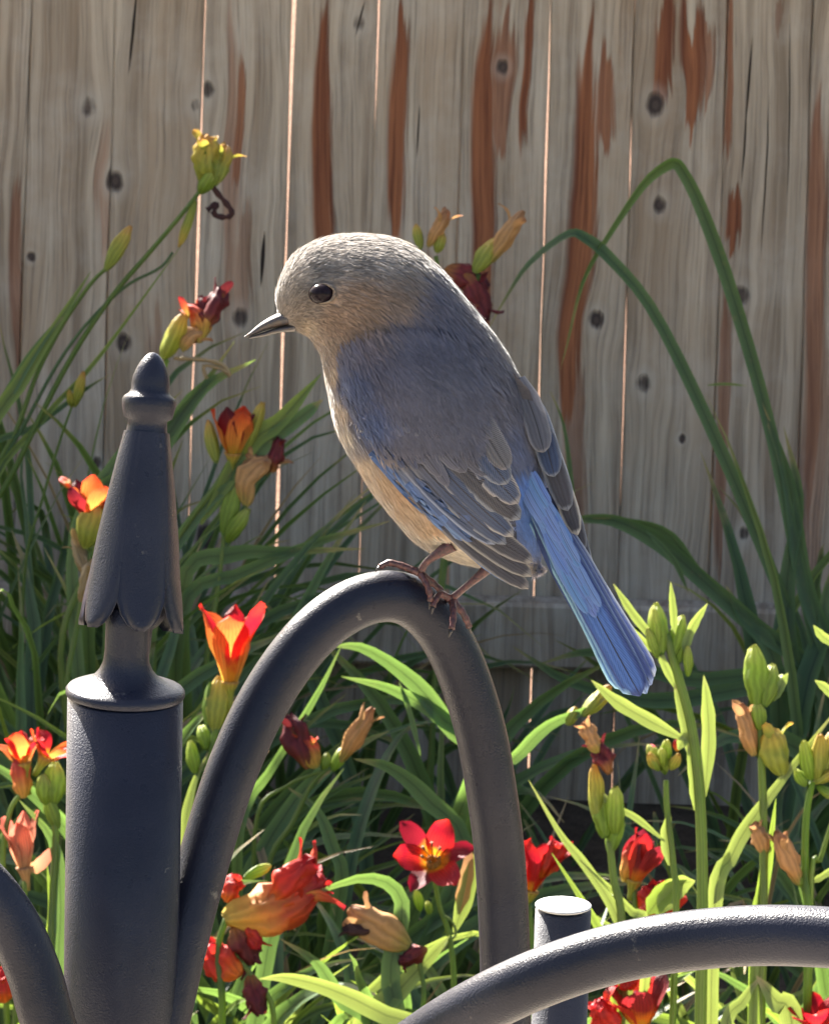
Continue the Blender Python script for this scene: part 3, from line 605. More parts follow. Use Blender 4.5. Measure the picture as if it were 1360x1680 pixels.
# ------------------------------------------------------------------ plants
def rnd(a, b_): return random.uniform(a, b_)
def blade_geo(c3, wid, fold=0.25, twist=0.0, base=0.6):
    n = len(c3); V = []; U = []
    T = [(c3[min(i + 1, n - 1)] - c3[max(i - 1, 0)]).normalized() for i in range(n)]
    for i in range(n):
        v = i / (n - 1); view = (CAM - c3[i]).normalized()
        side = T[i].cross(view)
        if side.length < 1e-4: side = RT
        side.normalize(); nrm = side.cross(T[i]).normalized()
        a = twist * (v - .3); s2 = side * math.cos(a) + nrm * math.sin(a); n2 = nrm * math.cos(a) - side * math.sin(a)
        hw = wid / 2 * min(1, base + v * (2 if base > .3 else 4)) * (1 - max(0, (v - .55) / .45) ** 1.6) * (1 + .06 * math.sin(v * 23 + wid * 9000)) + 0.0002
        V += [c3[i] - s2 * hw + n2 * hw * fold, c3[i], c3[i] + s2 * hw + n2 * hw * fold]; U += [(0, v), (.5, v), (1, v)]
    return V, grid_faces(3, n), U
def leaf_px(root, pts, wpx, mat='leaf', ground=True, twist=None, n=18, fold=None):   # base first, (x, y, depth)
    c = [P(*p) for p in pts]
    if ground: b0 = BASE[root.name]; g = Vector((lerp(c[0].x, b0.x, .6), lerp(c[0].y, b0.y, .6), 0.0)); c = [g, g.lerp(c[0], .5) + Vector((rnd(-.008, .008), rnd(-.02, .02), 0))] + c; n += 4
    d = pts[0][2]
    V, F, U = blade_geo(cr(c, n), wpx * d / FP, fold if fold is not None else rnd(.15, .45), twist if twist is not None else rnd(-.9, .9), .6 if ground else .15)
    return obj('leaf', V, F, M[mat], root, U)
def stem_px(root, pts, wpx, mat='young', ground=True):   # top first
    c = [P(*p) for p in pts]; d = pts[0][2]
    if ground: b0 = BASE[root.name]; c += [c[-1].lerp(Vector((b0.x, b0.y, -0.01)), .5) + Vector((rnd(-.008, .008), 0, 0)), Vector((b0.x + rnd(-.02, .02), b0.y, -0.01))]
    n = 4 * len(c); cc = cr(c, n); return tube('stem', cc, [wpx / 2 * d / FP * lerp(.8, 1.25, i / n) for i in range(n)], M[mat], root, 8)
def pod(root, a, b_, wpx, mat, d, name='bud', ridges=3, twist=1.0, rough=0.08, bend=0.0, taper=1.0, hollow=0.0):
    """bud / spent flower / seed pod: tapered ridged body from pixel a to pixel b_"""
    A, Bp = P(a[0], a[1], d), P(b_[0], b_[1], d + rnd(-.012, .012)); ax = Bp - A; L = ax.length; ax.normalize()
    s = ax.cross(fwd).normalized(); t = ax.cross(s); m, n = 14, 15; V = []; U = []; sp = name == 'spent_flower'; r0 = wpx / 2 * d / FP; ph = rnd(0, 6)
    for j in range(n):
        v = j / (n - 1); prof = (math.sin(math.pi * min(1, (v * .93 + .035)) ** taper)) ** .62
        if hollow and v > .6: prof = max(prof, hollow * (0.6 + v * .6))
        c = A + ax * L * v + s * math.sin(v * math.pi) * bend * L
        for i in range(m):
            th = 2 * math.pi * i / m
            cn = noise.noise(Vector((math.cos(th) * 1.6 + ph, math.sin(th) * 1.6, v * 3.2))) + .6 * noise.noise(Vector((math.cos(th) * 4 + ph, math.sin(th) * 4, v * 6)))
            rr = r0 * prof * (1 + (.26 if sp else .16) * math.cos(ridges * th + twist * v * 3 + ph) + rnd(-rough, rough) * .5 * (0.4 + v) + (0.2 + rough * 2.2) * cn * (1 if sp else .35))
            V.append(c + (s * math.cos(th) + t * math.sin(th)) * rr + ax * (rnd(-1, 1) * rough * L * .3 * (v > .8))); U.append((i / m, v))
    F = grid_faces(m, n, 0, True); F.append(tuple(range(m))); F.append(tuple((n - 1) * m + i for i in reversed(range(m))))
    o = obj(name, V, F, M[mat], root, U)
    if sp and wpx > 18:
        for i in range(3):
            a_ = ph + i * 2.1; rd = s * math.cos(a_) + t * math.sin(a_)
            petal(o, A + ax * L * rnd(.5, .7) + rd * r0 * .55, ax, rd, L * rnd(.35, .6), wpx * d / FP * rnd(.35, .6), rnd(-.1, .2), rnd(.3, 1.6), mat, .16, .5)
    return o
def petal(parent, base, axis, rad, L, W, a0, a1, mat, ruffle=0.12, cup=0.25, name='petal', nv=9, nu=7, power=1.0, point=.55):
    lat = axis.cross(rad).normalized(); V = []; U = []; p = base.copy(); st = L / (nv - 1); ph = rnd(0, 6)
    for j in range(nv):
        v = j / (nv - 1); a = lerp(a0, a1, v ** power); dr = axis * math.cos(a) + rad * math.sin(a); nn = axis * math.sin(a) - rad * math.cos(a)
        if j: p = p + dr * st
        hw = W / 2 * (min(1, .28 + v * 1.5)) * (1 if v < point else math.sqrt(max(0.01, 1 - ((v - point) / (1.0 - point)) ** 2)))
        for i in range(nu):
            u = -1 + 2 * i / (nu - 1)
            V.append(p + lat * hw * u + nn * (u * u * hw * cup + ruffle * W * math.sin(ph + v * 9 + u * 2.5) * abs(u) * v)); U.append((i / (nu - 1), v))
    return obj(name, V, grid_faces(nu, nv), M[mat], parent, U)
def flower(root, x, y, d, ax, Lpx, Wpx, a0, a1, mats, tube_px=0, spin=0.0, n=6, stamens=True, jit=.1, name='flower', power=1.0):
    """ax = (right, up, towards camera); petals open from the throat at pixel x, y"""
    k = d / FP; axis = (RT * ax[0] + UP * ax[1] - fwd * ax[2]).normalized(); base = P(x, y, d)
    s = axis.cross(Vector((0.13, .2, .97))).normalized(); t = axis.cross(s)
    q = [base - axis * (tube_px + 16) * k, base - axis * 12 * k, base, base + axis * 10 * k]
    f = tube(name, cr(q, 8), [k * r for r in (5, 5.5, 6, 7, 9, 11, 13, 15)], M[mats[-1] if len(mats) > 2 else 'bud'], root, 10)
    for i in range(n):
        a = spin + 2 * math.pi * i / n + rnd(-jit, jit); rad = s * math.cos(a) + t * math.sin(a); nar = .72 if i % 2 else 1
        petal(f, base + rad * 5 * k, axis, rad, Lpx * k * rnd(.9, 1.08), Wpx * k * nar, a0 + rnd(-jit, jit), a1 + rnd(-2 * jit, 2 * jit), mats[i % 2], power=power)
    if stamens:
        V = []; F = []; U = []
        for i in range(6):
            a = spin + i * 1.05 + .3; rad = s * math.cos(a) + t * math.sin(a)
            c = cr([base, base + (axis * .35 + rad * .08) * Lpx * k, base + (axis * .62 + rad * .2) * Lpx * k], 6)
            v_, f_, u_ = tube_geo(c, [1.4 * k] * 4 + [1.6 * k, 3 * k], 5, len(V)); V += v_; F += f_; U += u_
        obj('stamens', V, F, M['stamen'], f, U)
    return f
def plant(label, x, y, d, group=None, cat='daylily', name='daylily'):
    g = P(x, y, d); return thing(name, label, cat, (g.x, g.y, 0), group)
def bunch(root, x, y, d, n, spread, Lr, wr, mat='leaf', toward=None, pl=.16, yo=.26):
    """a few arching leaves rising from the plant's base"""
    b0 = BASE[root.name]
    for i in range(n):
        az = rnd(0, 2 * math.pi) if toward is None else toward + random.gauss(0, .6)
        L = rnd(*Lr); el = rnd(R(58), R(86)); bend = rnd(.5, 2.2); p = Vector((b0.x + rnd(-spread, spread), b0.y + rnd(-spread, spread) * .7, -.005)); c = []; nn = 13
        for j in range(nn):
            v = j / (nn - 1); c.append(p.copy()); e = el - bend * v ** 1.7; p = p + Vector((math.cos(az) * math.cos(e), math.sin(az) * math.cos(e), math.sin(e))) * L / (nn - 1)
            az += random.gauss(0, .09)
        if max(q.y for q in c) > FY - .06 : c = [Vector((q.x, min(q.y, FY - .06 - .01 * math.sin(q.z * 20)), q.z)) for q in c]
        q = random.random(); V, F, U = blade_geo(c, rnd(*wr) * (.55 if q < .3 else 1), rnd(.15, .6), rnd(-1.8, 1.8)); obj('leaf', V, F, M['dry' if q < .06 else 'pale' if q < pl else 'young' if q < yo else mat], root, U)

# --- tall shaded plants by the fence, left
dA = 4.85
p = plant('tall leaning daylily with a yellow withered flower head high against the fence', -60, 1200, dA)
stem_px(p, [(345, 292, dA), (300, 350, dA), (245, 415, dA), (180, 492, dA), (110, 600, dA), (30, 760, dA), (-30, 900, dA)], 9)
pod(p, (342, 300), (338, 222), 38, 'bud', dA, 'spent_flower', ridges=4, rough=.16); pod(p, (352, 305), (372, 238), 28, 'bud', dA, 'spent_flower', rough=.16); pod(p, (330, 300), (326, 232), 18, 'bud', dA); pod(p, (328, 318), (352, 276), 26, 'pod', dA, name='seed_pod')
pod(p, (322, 330), (294, 405), 15, 'bud', dA)
tube('withered_flower', cr([P(345, 300, dA), P(358, 318, dA), P(380, 345, dA), P(374, 356, dA), P(352, 352, dA), P(356, 334, dA), P(340, 345, dA)], 24), [.0016 + .0018 * abs(math.sin(i * 1.3)) for i in range(24)], M['spent_dark'], p, 7)
stem_px(p, [(284, 414, dA), (262, 440, dA), (200, 475, dA), (120, 560, dA), (50, 680, dA), (-20, 840, dA)], 6, 'leaf')
stem_px(p, [(180, 436, dA), (150, 465, dA), (105, 530, dA), (62, 612, dA), (30, 700, dA), (-30, 850, dA)], 8)
pod(p, (172, 445), (215, 372), 24, 'bud', dA)
leaf_px(p, [(-30, 760, dA), (40, 620, dA), (90, 540, dA), (150, 445, dA)], 24, 'young')
leaf_px(p, [(-60, 800, dA), (20, 640, dA), (70, 560, dA), (120, 500, dA)], 20)
leaf_px(p, [(-20, 830, dA), (70, 690, dA), (160, 590, dA), (300, 400, dA)], 10, 'young')
leaf_px(p, [(-50, 780, dA), (60, 700, dA), (140, 640, dA), (180, 615, dA)], 10)
p = plant('daylily with a tiny pair of yellow buds low on the shaded fence', 60, 1200, dA)
stem_px(p, [(118, 668, dA), (100, 720, dA), (70, 820, dA), (40, 950, dA)], 5); pod(p, (122, 668), (138, 610), 17, 'bud', dA); pod(p, (118, 668), (114, 640), 12, 'bud', dA); bunch(p, 0, 0, 0, 14, .06, (.4, .62), (.010, .018))
dB = 4.72
p = plant('daylily stalk with green bud, curled peach bloom and maroon bloom above the finial', 180, 1200, dB)
stem_px(p, [(275, 590, dB), (240, 680, dB), (190, 800, dB), (140, 940, dB), (100, 1080, dB)], 10)
pod(p, (268, 590), (302, 515), 32, 'bud', dB); pod(p, (298, 575), (338, 545), 28, 'spent_tan', dB, 'spent_flower', bend=.2); pod(p, (330, 562), (306, 500), 30, 'spent_orange', dB, 'spent_flower', rough=.16, bend=-.25)
pod(p, (336, 535), (366, 472), 34, 'spent_maroon', dB, 'spent_flower', rough=.2); pod(p, (342, 540), (330, 485), 20, 'spent_maroon', dB, 'spent_flower', rough=.2)
tube('withered_flower', cr([P(285, 588, dB), P(330, 590, dB), P(365, 598, dB), P(378, 618, dB), P(366, 606, dB), P(335, 600, dB), P(340, 622, dB)], 20), [.0012 + .0012 * abs(math.sin(i * 1.7)) for i in range(20)], M['dry'], p, 6)
leaf_px(p, [(200, 830, dB), (260, 740, dB), (330, 640, dB), (420, 590, dB)], 34); leaf_px(p, [(150, 850, dB), (230, 760, dB), (320, 650, dB), (385, 560, dB)], 22); leaf_px(p, [(120, 900, dB), (190, 760, dB), (250, 690, dB), (300, 640, dB)], 20)
bunch(p, 0, 0, 0, 10, .05, (.4, .6), (.010, .02))
p = plant('daylily with a cupped maroon and orange bloom and peach spent bloom beside the bird breast', 300, 1250, dB)
stem_px(p, [(375, 760, dB), (352, 800, dB), (300, 870, dB), (240, 980, dB), (200, 1100, dB)], 11)
flower(p, 382, 752, dB, (.05, .96, .25), 86, 50, .55, .12, ('petal_orange', 'petal_maroon'), 12, .4, stamens=True)
pod(p, (356, 760), (342, 690), 22, 'bud', dB); pod(p, (400, 745), (432, 660), 24, 'bud', dB)
leaf_px(p, [(330, 860, dB), (410, 730, dB), (460, 690, dB), (528, 612, dB)], 30, 'young', False, .2); leaf_px(p, [(340, 850, dB), (430, 735, dB), (500, 680, dB), (530, 655, dB)], 24, 'leaf', False, .2)
pod(p, (402, 830), (445, 750), 36, 'spent_tan', dB, 'spent_flower', rough=.14, bend=.2); pod(p, (436, 770), (405, 742), 22, 'spent_tan', dB, 'spent_flower', rough=.14); pod(p, (446, 775), (460, 715), 22, 'spent_maroon', dB, 'spent_flower', rough=.2)
pod(p, (368, 880), (392, 782), 30, 'pod', dB, 'seed_pod'); pod(p, (372, 890), (408, 835), 24, 'pod', dB, 'seed_pod'); pod(p, (372, 855), (366, 830), 14, 'pod', dB, 'seed_pod')
stem_px(p, [(368, 875, dB), (362, 930, dB), (354, 990, dB), (340, 1080, dB)], 9)
leaf_px(p, [(300, 1000, dB), (400, 940, dB), (520, 890, dB), (640, 855, dB)], 22); leaf_px(p, [(300, 960, dB), (380, 910, dB), (470, 905, dB), (600, 900, dB)], 26); leaf_px(p, [(250, 1000, dB), (320, 850, dB), (400, 780, dB), (450, 740, dB)], 20); bunch(p, 0, 0, 0, 10, .05, (.4, .55), (.012, .02))
dC = 4.6
p = plant('daylily with an orange and maroon half open bloom tucked behind the finial', 120, 1300, dC)
stem_px(p, [(150, 900, dC), (140, 960, dC), (125, 1040, dC), (110, 1150, dC)], 9)
flower(p, 152, 858, dC, (-.1, .97, .2), 78, 48, .6, .35, ('petal_orange', 'petal_maroon'), 20, .9, stamens=False, jit=.22)
pod(p, (140, 900), (158, 820), 40, 'bud', dC); pod(p, (160, 900), (184, 800), 26, 'bud', dC); pod(p, (120, 800), (98, 785), 12, 'spent_orange', dC, 'spent_flower')
pod(p, (150, 960), (122, 880), 22, 'dry', dC, 'spent_flower', rough=.2); pod(p, (135, 990), (150, 920), 20, 'dry', dC, 'spent_flower', rough=.22)
bunch(p, 0, 0, 0, 16, .06, (.35, .55), (.010, .018))
p = plant('daylily with two tan tipped green buds and wilted maroon bloom behind the bird nape', 700, 1300, dA)
stem_px(p, [(715, 420, dA), (735, 560, dA), (740, 760, dA), (720, 1000, dA)], 9); stem_px(p, [(785, 450, dA), (760, 560, dA), (748, 760, dA), (722, 1000, dA)], 9)
pod(p, (702, 405), (735, 345), 20, 'spent_tan', dA, 'spent_flower', ridges=5); pod(p, (690, 410), (682, 368), 16, 'bud', dA); pod(p, (716, 415), (726, 380), 20, 'bud', dA)
pod(p, (800, 432), (858, 346), 26, 'spent_tan', dA, 'spent_flower', ridges=5); pod(p, (778, 448), (815, 392), 30, 'bud', dA); pod(p, (730, 442), (800, 472), 38, 'spent_maroon', dA, 'spent_flower', rough=.22); pod(p, (760, 450), (796, 525), 34, 'spent_maroon', dA, 'spent_flower', rough=.22)
pod(p, (785, 470), (795, 530), 8, 'spent_red', dA, 'spent_flower')
bunch(p, 0, 0, 0, 8, .05, (.3, .45), (.012, .018))
# --- big arching leaves, right
p = plant('flowerless daylily clump with tall folded dark green leaves arching over the fence', 1345, 1230, 4.95)
d = 4.95
leaf_px(p, [(1345, 1120, d), (1310, 940, d), (1262, 700, d), (1200, 480, d), (1150, 340, d), (1120, 280, d), (1108, 267, d), (1092, 270, d), (1055, 300, d), (1000, 380, d), (955, 460, d), (930, 560, d), (919, 606, d)], 21, twist=1.7, n=40)
leaf_px(p, [(1310, 1080, d), (1250, 900, d), (1160, 690, d), (1070, 510, d), (1000, 425, d), (960, 392, d), (930, 386, d), (870, 432, d), (830, 490, d), (790, 560, d)], 20, twist=-1.5, n=36)
leaf_px(p, [(1350, 1130, d), (1240, 1030, d), (1150, 950, d), (1080, 890, d), (1010, 855, d), (950, 852, d), (900, 862, d)], 28, twist=.2, n=26)
leaf_px(p, [(1340, 1130, d), (1160, 960, d), (1100, 880, d), (1040, 856, d), (960, 850, d)], 20, 'leaf', twist=.9); leaf_px(p, [(1060, 870, d - .03), (1105, 920, d - .03), (1130, 975, d - .03)], 9, 'leaf', False)
leaf_px(p, [(1300, 1100, d), (1290, 960, d), (1310, 820, d), (1285, 700, d)], 26, twist=.1); leaf_px(p, [(1370, 1120, d), (1320, 960, d), (1290, 780, d), (1240, 640, d)], 30, twist=.1); leaf_px(p, [(1270, 1090, d), (1215, 1010, d), (1190, 960, d)], 28); leaf_px(p, [(1360, 1100, d), (1350, 1000, d), (1375, 900, d)], 26)
leaf_px(p, [(1330, 1120, d), (1120, 1115, d), (980, 1070, d), (880, 1090, d)], 24, twist=.3); leaf_px(p, [(1330, 1130, d), (1090, 1150, d), (940, 1120, d), (840, 1060, d)], 26, twist=.2)
leaf_px(p, [(1160, 632, d), (1190, 630, d), (1225, 633, d)], 4, 'pale', False); leaf_px(p, [(960, 1000, d), (938, 800, d), (925, 700, d), (902, 640, d)], 8, 'leaf', True)
bunch(p, 0, 0, 0, 16, .10, (.35, .6), (.014, .024))
# --- sunlit flowers
d = 4.15
p = plant('daylily with an upright orange red trumpet bloom lit by the sun beside the post', 330, 1500, d)
flower(p, 378, 1128, d, (.04, .98, .12), 150, 62, .20, .62, ('petal_orange', 'petal_red', 'bud'), 36, .25, stamens=False, power=1.8, jit=.08)
pod(p, (352, 1200), (362, 1110), 36, 'bud', d); pod(p, (340, 1190), (345, 1120), 18, 'young', d); pod(p, (340, 1230), (330, 1190), 22, 'pod', d)
stem_px(p, [(355, 1190, d), (345, 1250, d), (325, 1330, d), (315, 1420, d)], 13); pod(p, (322, 1270), (312, 1215), 22, 'pod', d); leaf_px(p, [(300, 1420, d), (315, 1300, d), (345, 1230, d)], 18, 'pale'); bunch(p, 0, 0, 0, 10, .05, (.28, .45), (.010, .018), 'leaf')
d = 4.45
p = plant('daylily with maroon spent bloom and upright tan bud framed inside the hook arch', 440, 1500, d)
pod(p, (505, 1262), (476, 1172), 36, 'spent_maroon', d, 'spent_flower', rough=.18); pod(p, (520, 1260), (498, 1205), 30, 'spent_orange', d, 'spent_flower', rough=.15); pod(p, (558, 1250), (612, 1162), 26, 'spent_tan', d, 'spent_flower', ridges=5); pod(p, (545, 1265), (565, 1225), 20, 'pod', d); pod(p, (530, 1265), (538, 1235), 16, 'pod', d)
stem_px(p, [(535, 1262, d), (510, 1290, d), (480, 1350, d), (440, 1430, d)], 9); stem_px(p, [(540, 1262, d), (470, 1290, d), (420, 1350, d)], 7)
leaf_px(p, [(390, 1400, d), (410, 1310, d), (440, 1270, d), (520, 1140, d), (560, 1060, d)], 16)
leaf_px(p, [(800, 1280, d), (735, 1190, d), (680, 1120, d), (600, 1065, d), (540, 1060, d)], 30, twist=.1); leaf_px(p, [(780, 1260, d), (720, 1175, d), (640, 1130, d), (560, 1110, d)], 26, twist=.3); leaf_px(p, [(760, 1400, d), (700, 1310, d), (640, 1260, d), (580, 1245, d)], 30, twist=.1); leaf_px(p, [(690, 1240, d), (670, 1160, d), (655, 1120, d)], 8, 'leaf', False)
leaf_px(p, [(560, 1450, d), (545, 1390, d), (520, 1330, d), (470, 1290, d)], 22); bunch(p, 0, 0, 0, 14, .08, (.3, .45), (.012, .02))
d = 4.05
p = plant('daylily with a wide open scarlet star bloom with yellow throat inside the arch', 730, 1700, d)
flower(p, 712, 1418, d, (-.10, .45, .9), 84, 50, .55, 1.25, ('petal_red', 'petal_crimson', 'bud'), 20, .35, jit=.1)
leaf_px(p, [(752, 1500, d), (765, 1440, d), (772, 1385, d)], 22, 'spent_tan', False, .2); leaf_px(p, [(745, 1530, d), (770, 1450, d), (778, 1400, d)], 26, 'pale', False, .2)
stem_px(p, [(712, 1440, d), (722, 1490, d), (738, 1540, d), (745, 1640, d)], 9); pod(p, (690, 1495), (682, 1460), 16, 'pod', d); pod(p, (706, 1500), (700, 1478), 12, 'pod', d)
tube('tendril', cr([P(722, 1500, d), P(740, 1510, d), P(748, 1532, d), P(736, 1545, d), P(726, 1560, d)], 14), .0011, M['pale'], p, 6); bunch(p, 0, 0, 0, 14, .07, (.28, .42), (.012, .022), 'leaf')
p = plant('daylily with a rolled scarlet bloom peeking past the far leg of the arch', 880, 1700, d)
flower(p, 868, 1470, d, (.25, .95, .15), 96, 44, .1, .55, ('petal_red', 'spent_red', 'bud'), 16, .2, stamens=False, n=5, jit=.18)
pod(p, (885, 1440), (916, 1382), 32, 'spent_red', d, 'spent_flower', hollow=.8, rough=.14); stem_px(p, [(868, 1480, d), (872, 1540, d), (876, 1620, d)], 9); bunch(p, 0, 0, 0, 8, .05, (.25, .4), (.010, .018), 'leaf')
d = 3.95
p = plant('daylily with a long crumpled orange and red spent bloom pointing right inside the arch', 390, 1720, d)
pod(p, (368, 1508), (528, 1440), 74, 'spent_orange', d, 'spent_flower', rough=.16, ridges=5, bend=-.08); pod(p, (440, 1480), (515, 1408), 46, 'spent_red', d, 'spent_flower', rough=.2, ridges=5); pod(p, (450, 1490), (532, 1452), 30, 'spent_red', d, 'spent_flower', rough=.2)
pod(p, (385, 1520), (415, 1580), 46, 'spent_maroon', d, 'spent_flower', rough=.2); pod(p, (400, 1515), (428, 1555), 26, 'spent_red', d, 'spent_flower', rough=.2); pod(p, (395, 1600), (340, 1555), 50, 'spent_red', d, 'spent_flower', rough=.2); pod(p, (410, 1600), (425, 1665), 34, 'spent_maroon', d, 'spent_flower', rough=.2); pod(p, (372, 1480), (384, 1435), 34, 'spent_red', d, 'spent_flower', rough=.25)
stem_px(p, [(372, 1505, d), (358, 1560, d), (365, 1660, d)], 12); pod(p, (400, 1440), (445, 1420), 18, 'pod', d); stem_px(p, [(380, 1560, d), (420, 1610, d), (450, 1680, d)], 10); bunch(p, 0, 0, 0, 10, .07, (.2, .36), (.012, .022), 'leaf')
p = plant('daylily with a smooth tan spent bloom lying slantwise low inside the arch', 600, 1760, d)
pod(p, (672, 1552), (574, 1490), 52, 'spent_tan', d, 'spent_flower', ridges=3, rough=.05, twist=.3); pod(p, (610, 1530), (562, 1524), 20, 'spent_dark', d, 'spent_flower'); pod(p, (700, 1555), (655, 1580), 26, 'spent_maroon', d, 'spent_flower', rough=.2)
stem_px(p, [(668, 1550, d), (690, 1590, d), (690, 1680, d)], 9)
leaf_px(p, [(590, 1700, d), (650, 1630, d), (705, 1570, d), (738, 1535, d)], 34, 'pale', True, .2); leaf_px(p, [(720, 1730, d - .4), (620, 1660, d - .4), (540, 1622, d - .4), (470, 1604, d - .4), (425, 1606, d - .4)], 30, 'pale', True, .6); leaf_px(p, [(620, 1700, d), (560, 1640, d), (520, 1580, d), (460, 1540, d)], 26, 'leaf', True, .3); leaf_px(p, [(660, 1720, d), (640, 1600, d), (660, 1480, d), (600, 1440, d), (480, 1480, d)], 30); bunch(p, 0, 0, 0, 20, .12, (.2, .36), (.016, .028), 'leaf')
# --- left lower
d = 3.95
p = plant('daylily with ragged red orange bloom and bright green pods left of the post', 60, 1720, d)
flower(p, 40, 1260, d, (-.15, .95, .2), 66, 36, .35, .7, ('petal_orange', 'petal_red', 'bud'), 30, .5, stamens=False, jit=.25); flower(p, 72, 1248, d, (.5, .8, .3), 56, 34, .6, 1.1, ('petal_red', 'petal_orange', 'bud'), 14, .2, stamens=False, jit=.25)
pod(p, (40, 1310), (30, 1235), 32, 'spent_orange', d, 'spent_flower'); pod(p, (88, 1320), (92, 1250), 36, 'pod', d, 'seed_pod'); pod(p, (76, 1320), (72, 1270), 26, 'pod', d, 'seed_pod'); pod(p, (96, 1360), (78, 1302), 24, 'pod', d, 'seed_pod')
stem_px(p, [(85, 1310, d), (92, 1380, d), (85, 1500, d), (80, 1620, d)], 13); stem_px(p, [(35, 1300, d), (15, 1340, d), (5, 1450, d)], 10); leaf_px(p, [(95, 1600, d), (100, 1480, d), (88, 1380, d), (30, 1310, d)], 26, 'leaf'); leaf_px(p, [(60, 1650, d), (85, 1520, d), (78, 1420, d)], 20, 'young'); bunch(p, 0, 0, 0, 12, .06, (.3, .5), (.012, .02), 'leaf')
p = plant('daylily with pale salmon upright petals near the left hook arm', 20, 1740, d)
flower(p, 42, 1432, d, (-.12, .97, .15), 96, 42, .05, .28, ('petal_salmon', 'petal_salmon', 'spent_tan'), 14, .5, stamens=False, jit=.15); leaf_px(p, [(48, 1430, d), (70, 1415, d), (97, 1382, d)], 20, 'petal_salmon', False, .3)
pod(p, (8, 1645), (0, 1588), 40, 'spent_red', d, 'spent_flower', rough=.2); stem_px(p, [(42, 1440, d), (40, 1520, d), (30, 1620, d)], 10); bunch(p, 0, 0, 0, 8, .05, (.25, .4), (.012, .02), 'leaf')
# --- right, sunlit tall stalks
d = 3.45
p = plant('tall thick daylily stalk with spiky bright green bracts near the tail tip', 1150, 1750, d)
stem_px(p, [(1092, 1040, d), (1112, 1110, d), (1135, 1200, d), (1148, 1320, d), (1152, 1480, d), (1150, 1600, d)], 18)
for a, b_, w_ in [((1085, 1075), (1075, 990), 34), ((1100, 1080), (1120, 1010), 26), ((1080, 1060), (1072, 1000), 20), ((1112, 1090), (1118, 1030), 20), ((1078, 1080), (1062, 1030), 16), ((1128, 1110), (1128, 1060), 16)]: pod(p, a, b_, w_, 'pod', d)
for pts, w_ in [([(1082, 1060), (1040, 1010), (1006, 958)], 13), ([(1078, 1075), (1030, 1030), (998, 998)], 12), ([(1106, 1040), (1104, 1000), (1100, 955)], 11), ([(1118, 1080), (1135, 1030), (1160, 990)], 14), ([(1125, 1215), (1060, 1180), (1010, 1150), (970, 1116)], 22), ([(1155, 1310), (1162, 1220), (1160, 1160), (1154, 1108)], 22), ([(1108, 1130), (1085, 1080), (1068, 1040)], 12), ([(1130, 1240), (1120, 1180), (1105, 1120)], 14), ([(1140, 1330), (1136, 1270), (1128, 1220)], 14), ([(1112, 1230), (1125, 1210), (1140, 1225)], 16)]:
    leaf_px(p, [(x, y, d) for x, y in pts], w_, 'pale', False, rnd(-.4, .4))
bunch(p, 0, 0, 0, 8, .05, (.3, .5), (.012, .02), 'leaf')
d = 3.6
p = plant('slender daylily stalk topped by a knobbly green seed cluster with red specks', 1095, 1750, d)
stem_px(p, [(1092, 1280, d), (1094, 1330, d), (1104, 1420, d), (1108, 1520, d)], 11)
for i in range(16): a = rnd(0, 6.28); r_ = rnd(4, 26); pod(p, (1090 + math.cos(a) * r_ * .6, 1262 + math.sin(a) * r_ * .5), (1090 + math.cos(a) * r_ * 1.4, 1236 + math.sin(a) * r_ * .9), rnd(12, 20), random.choice(('pod', 'pod', 'bud')), d)
pod(p, (1080, 1245), (1066, 1222), 13, 'spent_red', d); pod(p, (1112, 1232), (1108, 1214), 12, 'spent_salmon' if 'spent_salmon' in M else 'spent_orange', d); leaf_px(p, [(1098, 1420, d), (1092, 1370, d), (1098, 1330, d)], 18, 'pale', False); leaf_px(p, [(1090, 1380, d), (1040, 1340, d), (1000, 1320, d), (984, 1296, d)], 10, 'pale', False); bunch(p, 0, 0, 0, 6, .05, (.3, .5), (.012, .02), 'leaf')
p = plant('daylily with fat green pods, tan bud and pinkish withered bloom behind the tail tip', 1000, 1750, d)
for a, b_, w_, m_ in [((980, 1350), (974, 1255), 26, 'bud'), ((992, 1375), (985, 1300), 36, 'pod'), ((1010, 1370), (1010, 1290), 30, 'pod'), ((1000, 1400), (1016, 1330), 26, 'pod')]: pod(p, a, b_, w_, m_, d)
pod(p, (1000, 1270), (976, 1215), 26, 'spent_maroon', d, 'spent_flower', rough=.2); pod(p, (980, 1235), (958, 1186), 26, 'spent_tan', d, 'spent_flower', rough=.2)
stem_px(p, [(1000, 1380, d), (1006, 1440, d), (1020, 1560, d)], 14)
leaf_px(p, [(1030, 1600, d), (1010, 1500, d), (960, 1420, d), (920, 1370, d), (867, 1280, d)], 17, 'pale'); leaf_px(p, [(1010, 1600, d), (985, 1530, d), (950, 1470, d), (905, 1400, d)], 14, 'young'); leaf_px(p, [(1060, 1560, d), (1030, 1490, d), (950, 1410, d)], 16, 'pale')
leaf_px(p, [(812, 1300, d + .5), (850, 1240, d + .5), (900, 1190, d + .5), (960, 1165, d + .5), (1000, 1140, d + .5)], 20, 'leaf', True); pod(p, (955, 1175), (1000, 1125), 26, 'bud', d + .5); pod(p, (930, 1190), (945, 1160), 20, 'bud', d + .5); bunch(p, 0, 0, 0, 8, .05, (.3, .45), (.012, .02), 'leaf')
p = plant('daylily with large plump green pods over two tan withered buds', 1250, 1750, d)
for a, b_, w_, m_ in [((1242, 1165), (1236, 1060), 40, 'pod'), ((1252, 1160), (1268, 1090), 34, 'pod'), ((1262, 1150), (1285, 1108), 22, 'pod'), ((1246, 1200), (1240, 1150), 24, 'pod')]: pod(p, a, b_, w_, m_, d, 'seed_pod')
